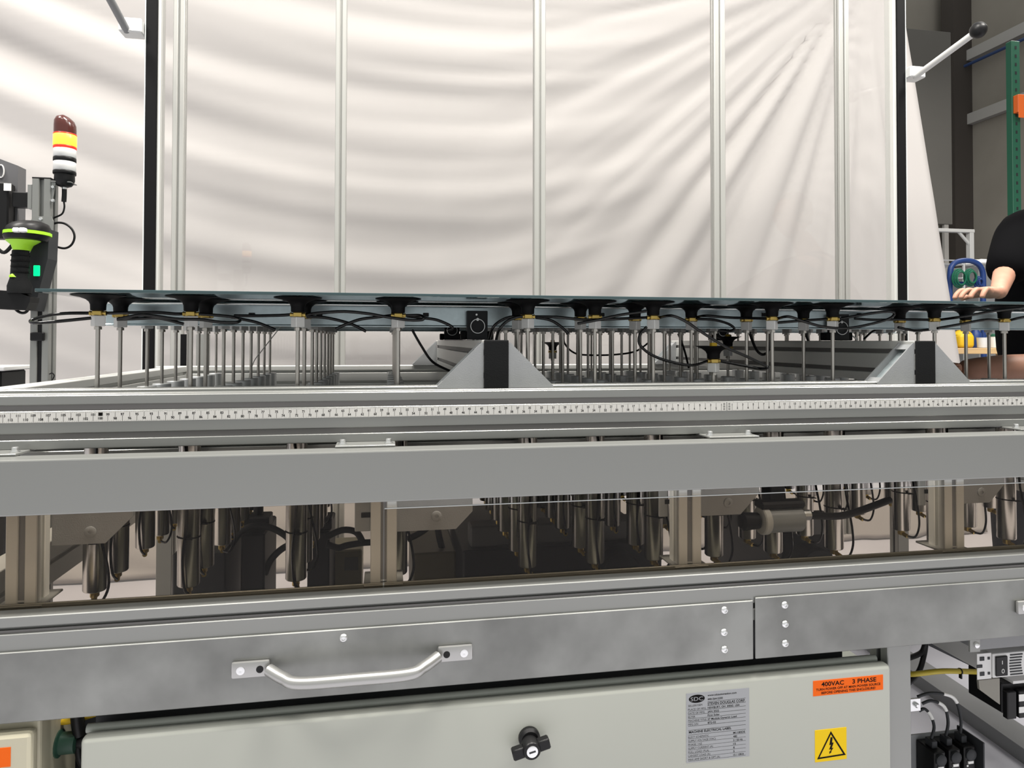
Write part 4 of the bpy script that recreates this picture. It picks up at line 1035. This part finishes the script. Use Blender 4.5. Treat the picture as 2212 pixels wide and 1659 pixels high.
sweep_ell([(47, 541.5, 14, 0.0175), (48, 530, 18, 0.020), (50, 520, 30, 0.028)]).build('neck', 'lime', scn, 50)
sweep_ell([(56, 519.5, 34, 0.040), (58, 512, 38, 0.044), (58, 509, 38, 0.044)]).build('lower_shell', 'black', scn, 50)
sweep_ell([(60, 508.6, 39, 0.046), (60, 502, 39, 0.046)]).build('lime_band', 'lime', scn, 50)
sweep_ell([(60, 501.6, 37, 0.045), (62, 492, 36, 0.042), (66, 484, 30, 0.034), (68, 479, 18, 0.02), (68, 478, 6, 0.01)]).build('top_shell', 'black', scn, 50)
for uu in (36, 50):
    q_ = P(uu, 500, YQ-0.045)
    MB().box(q_.x-0.006, q_.x+0.006, YQ-0.051, YQ-0.040, q_.z-0.002, q_.z+0.007, 0.002).build('scan_lamp', 'white', scn)
# monitor seen from behind / side
YM = 1.70
mon = thing('monitor', 'dark grey monitor on a bracket at the left frame edge', 'monitor', (P(0, 450, YM).x-0.15, YM, P(0, 530, YM).z))
mpts = [P(39, 356, YM), P(39, 492, YM)]
xm = mpts[0].x
MB().extr([(xm-0.42, P(0, 300, YM).z), (xm-0.42, P(0, 540, YM).z), (xm-0.03, P(30, 500, YM).z), (xm, P(39, 484, YM).z), (xm, P(39, 358, YM).z), (xm-0.045, P(0, 340, YM).z)], lambda a, b, t: (a, t, b), YM, YM+0.035).build('housing', mat('monitor_grey', (0.10, 0.10, 0.105), 0.5), mon)
q_ = P(24, 430, YM-0.03)
MB().box(xm-0.30, P(24, 0, YM-0.03).x, YM-0.03, YM-0.0003, P(0, 515, YM-0.03).z, P(0, 393, YM-0.03).z, 0.003).build('vesa_mount', 'black', mon)
MB().box(P(24.5, 430, YM-0.03).x, stx-0.028, YM-0.028, YM-0.005, P(24, 446, YM-0.03).z, P(24, 413, YM-0.03).z, 0.002).build('swing_arm', 'black', mon)
MB().box(stx-0.0275, stx-0.0183, YM-0.078, YM-0.01, P(24, 456, YM-0.04).z, P(24, 404, YM-0.04).z, 0.001).build('arm_plate', 'alu', mon)
q_ = P(16, 404, YM-0.032)
MB().box(q_.x-0.007, q_.x+0.007, YM-0.0325, YM-0.0305, q_.z-0.008, q_.z+0.008).build('white_tag', 'white', mon)
q_ = P(2, 370, YM-0.002)
MB().tube([(q_.x+0.006*math.cos(a), YM-0.002, q_.z+0.014*math.sin(a)) for a in [2*math.pi*k/14 for k in range(14)]], 0.0016, 6, 2, True).build('emblem_ring', 'white_metal', mon, 60)
tag(MB().tube([P(a, b, YM-0.02) for a, b in ((-20, 520), (5, 545), (22, 535), (34, 515))], 0.004, 8).build('monitor_cable', 'black', None, 60), 'black cable looping under the monitor at the left edge', 'cable')
# dark tray below at the left edge
q0 = P(57, 797, 1.82); q1 = P(0, 836, 1.72)
tr_ = thing('equipment_cart', 'black equipment cart with pale rim beyond the left rail', 'cart', (q0.x-0.2, 1.77, 0))
MB().box(q0.x-0.45, q0.x, 1.71, 1.82, q1.z-0.10, q0.z, 0.004).build('drawer_box', 'black', tr_)
MB().box(q0.x-0.46, q0.x+0.012, 1.70, 1.83, q0.z+0.0002, q0.z+0.010, 0.002).build('top_rim', 'white_metal', tr_)
for (ax, ay) in ((0.44, 1.73), (0.02, 1.73), (0.44, 1.80), (0.02, 1.80)):
    MB().box(q0.x-ax-0.012, q0.x-ax+0.012, ay-0.008, ay+0.016, 0.0, q1.z-0.1002).build('leg', 'darkgrey', tr_)

# ------------------------------------------------------------------ right background
YPn = 7.6
pz0 = P(2058, 485, YPn); pz1 = P(1950, 60, YPn)
pnl = thing('hanging_panel', 'tall pale grey panel standing against the far hall corner', 'panel', ((pz0.x+pz1.x)/2, YPn, 0))
MB().box(pz1.x-0.3, pz0.x, YPn, YPn+0.06, pz0.z, pz1.z, 0.005).build('board', 'wallpanel', pnl)
for xx in (pz1.x-0.2, pz0.x-0.08): MB().box(xx-0.03, xx+0.03, YPn+0.01, YPn+0.05, 0, pz0.z-0.0005).build('stile', 'girt', pnl)
# pallet rack
YK = 5.2
ra = P(2187, 300, YK); rb = P(2205, 300, YK)
rk = thing('pallet_rack', 'green pallet rack upright with an orange beam at right edge', 'rack', ((ra.x+rb.x)/2, YK, 0))
zt = P(2190, 88, YK).z
up_ = MB().box(ra.x, rb.x, YK, YK+0.06, 0, zt, 0.003).build('upright', 'rackgreen', rk)
for k in range(24):
    zz = zt-0.06-0.075*k
    MB().box((ra.x+rb.x)/2-0.009, (ra.x+rb.x)/2+0.009, YK-0.0015, YK-0.0002, zz-0.014, zz+0.014).build('rack_hole', 'darkgrey', up_)
MB().box(ra.x+1.6, rb.x+1.6, YK, YK+0.06, 0, zt, 0.003).build('upright', 'rackgreen', rk)
oz0, oz1 = P(2190, 258, YK).z, P(2190, 208, YK).z
MB().box(ra.x+0.01, rb.x+1.6, YK-0.05, YK-0.0003, oz0+0.05, oz1, 0.003).build('load_beam', 'rackorange', rk)
MB().box(ra.x+0.01, rb.x-0.002, YK-0.055, YK-0.0505, oz0, oz1, 0.002).build('beam_connector', 'rackorange', rk)
for za, zb3 in ((0.4, 0.9), (1.2, 1.7), (2.0, 2.5)):
    MB().cyl((rb.x, YK+0.03, za), (rb.x+1.53, YK+0.03, zb3), 0.018, 8).build('brace', 'rackgreen', rk)
# steel frame table with bracket
YF = 5.6
def bar(par, name, mt, pts, w_, Y):
    for (a, b) in pts:
        p0, p1 = P(a[0], a[1], Y), P(b[0], b[1], Y)
        MB().cyl(p0, p1, w_, 8).build(name, mt, par)
ft = thing('steel_frame', 'pale welded steel frame with corner brace beyond the curtain', 'frame', (P(2070, 495, YF).x, YF, 0))
z_t = P(2060, 494, YF).z
MB().box(P(1990, 494, YF).x, P(2106, 494, YF).x, YF, YF+0.05, z_t-0.03, z_t, 0.003).build('top_bar', 'white_metal', ft)
for uu in (2000, 2100): MB().box(P(uu, 494, YF).x-0.022, P(uu, 494, YF).x+0.022, YF, YF+0.05, 0, z_t-0.0305, 0.003).build('leg', 'white_metal', ft)
MB().cyl(P(2070, 500, YF+0.025), P(2100, 535, YF+0.025), 0.014, 8).build('corner_brace', 'white_metal', ft)
# white bin
wb = P(2135, 560, 5.0)
wbt = thing('white_bin', 'white crumpled bag on a box behind the person', 'bag', (wb.x, 5.0, 0))
MB().box(wb.x-0.09, wb.x+0.25, 5.0, 5.3, 0.0, wb.z-0.05, 0.01).build('box', 'midgrey', wbt)
bagm = MB()
bagm.lathe([(0.11, 0), (0.13, 0.02), (0.10, 0.05), (0.03, 0.065)], 14, (wb.x+0.02, 5.12, wb.z-0.0495))
for v_ in bagm.bm.verts: v_.co += Vector((noise.noise(v_.co*20), noise.noise(v_.co*20+Vector((5, 0, 0))), 0.4*noise.noise(v_.co*18)))*0.02
for v_ in bagm.bm.verts: v_.co.z = max(v_.co.z, wb.z-0.0495)
bagm.build('crumpled_bag', 'white', wbt, 60)
# blue cart with green cable coils
YBc = 4.6
bc = thing('blue_cart', 'blue tube hand cart standing beyond the curtain edge', 'cart', (P(2090, 650, YBc).x, YBc, 0))
loop = [(2052, 700), (2052, 600), (2058, 572), (2080, 563), (2105, 566), (2120, 580), (2124, 610), (2122, 700)]
MB().tube([P(a, b, YBc) for a, b in loop], 0.020, 10).build('handle_tube', 'blue', bc, 60)
xa2, xb2 = P(2056, 650, YBc).x, P(2124, 650, YBc).x
for xx in (xa2-0.01, xb2):
    MB().cyl((xx, YBc, 0.12), (xx, YBc, P(2060, 698, YBc).z), 0.02, 10).build('upright', 'blue', bc)
MB().box(xa2-0.06, xb2+0.06, YBc-0.25, YBc+0.2, 0.12, 0.16, 0.01).build('deck', 'blue', bc)
for dx in (xa2-0.03, xb2+0.03):
    for dy in (-0.2, 0.15):
        MB().lathe([(0.03, -0.015), (0.06, -0.013), (0.06, 0.013), (0.03, 0.015)], 18, (dx, YBc+dy, 0.06), RYm).build('wheel', 'rubber', bc, 40)
cross = MB().box(xa2+0.01, xb2-0.02, YBc-0.01, YBc+0.01, P(2080, 612, YBc).z-0.012, P(2080, 612, YBc).z+0.012).build('cross_bar', 'blue', bc)
for k, (uu, vv, rr) in enumerate(((2071, 597, 0.055), (2095, 595, 0.05), (2113, 606, 0.035))):
    c_ = P(uu, vv, YBc-0.05)
    mb = MB()
    for q in range(3):
        r_ = rr-0.008*q
        mb.tube([(c_.x+r_*math.cos(a), YBc-0.05-0.012*q, c_.z-0.015+1.25*r_*math.sin(a)) for a in [2*math.pi*i/16 for i in range(16)]], 0.007, 6, 2, True)
    o = mb.build('cable_coil', 'green' if k < 2 else 'blue', None, 60)
    tag(o, ['green cable coil hanging on the left of the blue cart', 'green cable coil hanging in the middle of the blue cart', 'blue cable coil hanging on the right of the blue cart'][k], 'cable coil', 'coils on the blue cart')
# wire shelf
ws = thing('wire_shelf', 'chrome wire shelf half hidden by the curtain edge', 'shelf', (P(2050, 600, 4.9).x, 4.9, 0))
wx0, wx1 = P(2020, 600, 4.9).x, P(2082, 600, 4.9).x
for vz in (562, 570, 600, 640):
    zz = P(2050, vz, 4.9).z
    MB().cyl((wx0, 4.9, zz), (wx1, 4.9, zz), 0.006, 6).build('shelf_wire', 'zinc', ws)
for k in range(9):
    xx = wx0+(wx1-wx0)*k/8; zz = P(2050, 566, 4.9).z
    MB().cyl((xx, 4.895, zz-0.02), (xx, 5.25, zz-0.02), 0.004, 6).build('shelf_wire', 'zinc', ws)
for xx in (wx0, wx1):
    for yy in (4.9, 5.25): MB().cyl((xx, yy, 0), (xx, yy, P(2050, 560, 4.9).z), 0.012, 8).build('corner_post', 'zinc', ws)
# wooden table with odds and ends
YT = 3.6
tz = P(2100, 752, YT).z
tx0, tx1 = P(2040, 752, YT).x, P(2166, 752, YT).x+0.6
tb = thing('wooden_table', 'pale wooden work table seen below the glass at right', 'table', ((tx0+tx1)/2, YT+0.3, 0))
MB().box(tx0, tx1, YT, YT+0.6, tz-0.035, tz, 0.003).build('table_top', 'wood', tb)
for xx in (tx0+0.04, tx1-0.04):
    for yy in (YT+0.04, YT+0.55): MB().box(xx-0.03, xx+0.03, yy-0.03, yy+0.03, 0, tz-0.0353, 0.002).build('leg', 'wood', tb)
yb = P(2078, 752, YT+0.12)
jug = thing('yellow_jug', 'yellow plastic jug with white cap on the wooden table', 'jug', (yb.x, YT+0.12, tz))
jm = MB().box(yb.x-0.055, yb.x+0.05, YT+0.07, YT+0.17, tz+0.0003, tz+0.085, 0.02, 3); jm.lathe([(0.04, 0.08), (0.025, 0.10), (0.016, 0.105), (0.016, 0.115)], 14, (yb.x-0.015, YT+0.12, tz))
jm.build('body', 'yellow', jug, 50)
MB().lathe([(0.019, 0.1155), (0.019, 0.135), (0.016, 0.138)], 14, (yb.x-0.015, YT+0.12, tz)).build('cap', 'white', jug, 40)
MB().tube([(yb.x+0.045, YT+0.12, tz+0.03), (yb.x+0.065, YT+0.12, tz+0.05), (yb.x+0.06, YT+0.12, tz+0.085), (yb.x+0.02, YT+0.12, tz+0.10)], 0.010, 8).build('handle', 'yellow', jug, 60)
cp_ = P(2122, 752, YT+0.05)
cup = thing('grey_cup', 'pale grey ribbed cup standing on the wooden table', 'cup', (cp_.x, YT+0.05, tz))
MB().lathe([(0.022, 0.0003), (0.027, 0.002), (0.030, 0.06), (0.027, 0.06), (0.024, 0.008), (0.001, 0.006)], 18, (cp_.x, YT+0.05, tz)).build('wall', 'white_metal', cup, 40)
MB().lathe([(0.0305, 0.0602), (0.0315, 0.0635), (0.027, 0.0635), (0.027, 0.0602)], 18, (cp_.x, YT+0.05, tz)).build('rim', 'white', cup, 40)
wt = P(2150, 752, YT+0.1)
wtb = thing('white_tub', 'white tub with a dark lid on the wooden table', 'tub', (wt.x, YT+0.1, tz))
MB().lathe([(0.035, 0.0003), (0.038, 0.002), (0.042, 0.07)], 18, (wt.x, YT+0.1, tz)).build('body', 'white', wtb, 40)
MB().lathe([(0.044, 0.0702), (0.044, 0.085), (0.040, 0.088)], 18, (wt.x, YT+0.1, tz)).build('lid', 'rackgreen', wtb, 40)
bl = P(2108, 752, YT+0.2)
tag(MB().lathe([(0.03, 0.0003), (0.032, 0.003), (0.032, 0.09), (0.014, 0.115), (0.014, 0.135)], 16, (bl.x, YT+0.2, tz)).build('blue_bottle', 'blue', None, 40), 'dark blue bottle between the yellow jug and white tub', 'bottle')

# ------------------------------------------------------------------ person at the right edge
def skin_obj(name, mt, joints, edges, parent, sub=2):
    me = bpy.data.meshes.new(name); me.from_pydata([j[0] for j in joints], edges, [])
    o = link(name, me, parent)
    s = o.modifiers.new('skin', 'SKIN'); s.use_smooth_shade = True
    for i, j in enumerate(joints):
        r = j[1] if isinstance(j[1], tuple) else (j[1], j[1])
        me.skin_vertices[0].data[i].radius = r
    me.skin_vertices[0].data[0].use_root = True
    sb_ = o.modifiers.new('sub', 'SUBSURF'); sb_.levels = sub; sb_.render_levels = sub
    me.materials.append(M[mt])
    return o
pc = Vector((2.4, 2.0, 0))
per = thing('person', 'person in a black shirt leaning over with one hand on the glass', 'person', tuple(pc))
V = Vector
hand = P(2112, 648, 1.56)
wr_ = P(2156, 634, 1.60)
elb = P(2170, 590, 1.80)
sh1 = P(2222, 470, 1.98); sh2 = sh1+V((0.22, -0.28, -0.02))
chest = P(2272, 600, 2.02); pel = V((chest.x+0.10, chest.y+0.06, 0.92))
mid_ = (chest+pel)/2
neck = (sh1+sh2)/2+V((-0.02, 0.02, 0.10)); head0 = neck+V((-0.05, 0, 0.08))
h2 = P(2070, 798, 1.66); e2b = P(2250, 793, 1.66)
LA, LB = pel+V((-0.06, 0.09, -0.06)), pel+V((0.06, -0.09, -0.06))
body = [(pel, (0.15, 0.12)), (mid_, (0.14, 0.11)), (chest, (0.15, 0.12)), (neck, 0.058), (head0, 0.06),
        (sh1, 0.062), (elb, 0.033), ((elb+wr_)/2, 0.027), (wr_, 0.021),
        (sh2, 0.062), (e2b, 0.042), ((e2b*0.5+h2*0.5), 0.040), (h2, 0.028),
        (LA, 0.10), (LA+V((-0.02, 0.02, -0.40)), 0.07), (LA+V((0.0, 0.03, -0.77)), 0.042), (LA+V((-0.11, 0.0, -0.825)), 0.033),
        (LB, 0.10), (LB+V((-0.02, -0.02, -0.40)), 0.07), (LB+V((0.0, -0.03, -0.77)), 0.042), (LB+V((-0.11, -0.05, -0.825)), 0.033)]
ed = [(0, 1), (1, 2), (2, 3), (3, 4), (2, 5), (5, 6), (6, 7), (7, 8), (2, 9), (9, 10), (10, 11), (11, 12), (0, 13), (13, 14), (14, 15), (15, 16), (0, 17), (17, 18), (18, 19), (19, 20)]
bo = skin_obj('body', 'skin', body, ed, per)
# clothing
skin_obj('shirt', 'shirt', [(pel+V((0, 0, 0.02)), (0.19, 0.16)), (mid_, (0.20, 0.20)), (chest, (0.21, 0.21)), (neck-V((0, 0, 0.05)), 0.075), (sh1, 0.085), (sh1*0.45+elb*0.55, 0.075), (elb*0.82+wr_*0.18, 0.056),
    (sh2, 0.085), (sh2*0.3+e2b*0.7, 0.07)], [(0, 1), (1, 2), (2, 3), (2, 4), (4, 5), (5, 6), (2, 7), (7, 8)], per)
skin_obj('trousers', 'jeans', [(pel-V((0, 0, 0.02)), (0.17, 0.14)), (LA, 0.115), (LA+V((-0.02, 0.02, -0.40)), 0.085), (LA+V((0.0, 0.03, -0.74)), 0.07), (LB, 0.115), (LB+V((-0.02, -0.02, -0.40)), 0.085), (LB+V((0.0, -0.03, -0.74)), 0.07)],
    [(0, 1), (1, 2), (2, 3), (0, 4), (4, 5), (5, 6)], per)
# head with face (mostly beyond the frame)
hc = head0+V((-0.03, 0, 0.08))
hm = MB(); bmesh.ops.create_uvsphere(hm.bm, u_segments=24, v_segments=18, radius=1.0)
for v_ in hm.bm.verts:
    x, y, z = v_.co
    k = 1.0-0.18*max(0, -z)
    v_.co = V((x*0.098*k, y*0.078*k, z*0.118))
    if x < -0.3:
        nose = math.exp(-((y/0.16)**2))*math.exp(-(((z+0.12)/0.2)**2)); v_.co.x -= 0.022*nose
        for s in (-1, 1):
            eye = math.exp(-(((y-s*0.36)/0.16)**2))*math.exp(-(((z-0.05)/0.12)**2)); v_.co.x += 0.008*eye
        v_.co.x += 0.004*math.exp(-((y/0.3)**2))*math.exp(-(((z+0.45)/0.05)**2))
    v_.co += hc
hm.build('head', 'skin', per, 80)
hh = MB(); bmesh.ops.create_uvsphere(hh.bm, u_segments=20, v_segments=14, radius=1.0)
for v_ in hh.bm.verts:
    x, y, z = v_.co
    v_.co = V((x*0.104+0.012, y*0.084, max(z, -0.45)*0.122+0.012)) if not (x < -0.35 and z < 0.45) else V((x*0.07+0.012, y*0.07, z*0.09+0.012))
    v_.co += hc
hh.build('hair', 'hair', per, 80)
for s in (-1, 1):
    MB().lathe([(0.008, -0.02), (0.014, -0.01), (0.014, 0.012), (0.008, 0.02)], 10, hc+V((0.005, s*0.078, -0.01))).build('ear', 'skin', per, 60)
    MB().lathe([(0.001, -0.005), (0.008, 0), (0.001, 0.005)], 10, hc+V((-0.088, s*0.028, 0.006))).build('eye', 'black', per, 60)
# hand on the glass: palm with five bent fingers, one mesh with the wrist
def hand_mesh(w, d, side, name, k=0.86):
    """w = wrist point, d = pointing direction (unit); knuckles arched, fingertips down"""
    s = V((-d.y, d.x, 0))*side
    js = [(w, 0.024*k), (w+d*0.045*k+V((0, 0, 0.004)), (0.030*k, 0.017*k)), (w+d*0.080*k+V((0, 0, 0.004)), (0.036*k, 0.015*k))]
    es = [(0, 1), (1, 2)]
    for off, ln in ((-0.031, 0.062), (-0.0105, 0.074), (0.0105, 0.070), (0.031, 0.055)):
        b = len(js); o_ = off*k; l_ = ln*k
        k0 = w+d*0.088*k+s*o_+V((0, 0, 0.003))
        js += [(k0, 0.0098*k), (k0+d*l_*0.45+s*o_*0.22+V((0, 0, 0.005)), 0.0088*k), (k0+d*l_*0.75+s*o_*0.3+V((0, 0, -0.008)), 0.0080*k), (k0+d*l_*0.88+s*o_*0.3+V((0, 0, -0.020)), 0.0072*k)]
        es += [(2, b), (b, b+1), (b+1, b+2), (b+2, b+3)]
    b = len(js); t0 = w+d*0.035*k-s*0.026*k
    js += [(t0, 0.012*k), (t0+d*0.030*k-s*0.024*k+V((0, 0, -0.006)), 0.0105*k), (t0+d*0.056*k-s*0.030*k+V((0, 0, -0.014)), 0.0085*k)]
    es += [(1, b), (b, b+1), (b+1, b+2)]
    return skin_obj(name, 'skin', js, es, per)
d1 = V((-0.95, -0.20, 0)).normalized()
wr_.z = max(wr_.z, ZG+0.033)
hand_mesh(wr_, d1, 1, 'hand')
d2 = (h2-e2b).normalized()
hand_mesh(h2, V((d2.x, d2.y, 0)).normalized(), -1, 'hand', 0.95)

for o in list(bpy.data.objects):
    if '_o' in o: del o['_o']
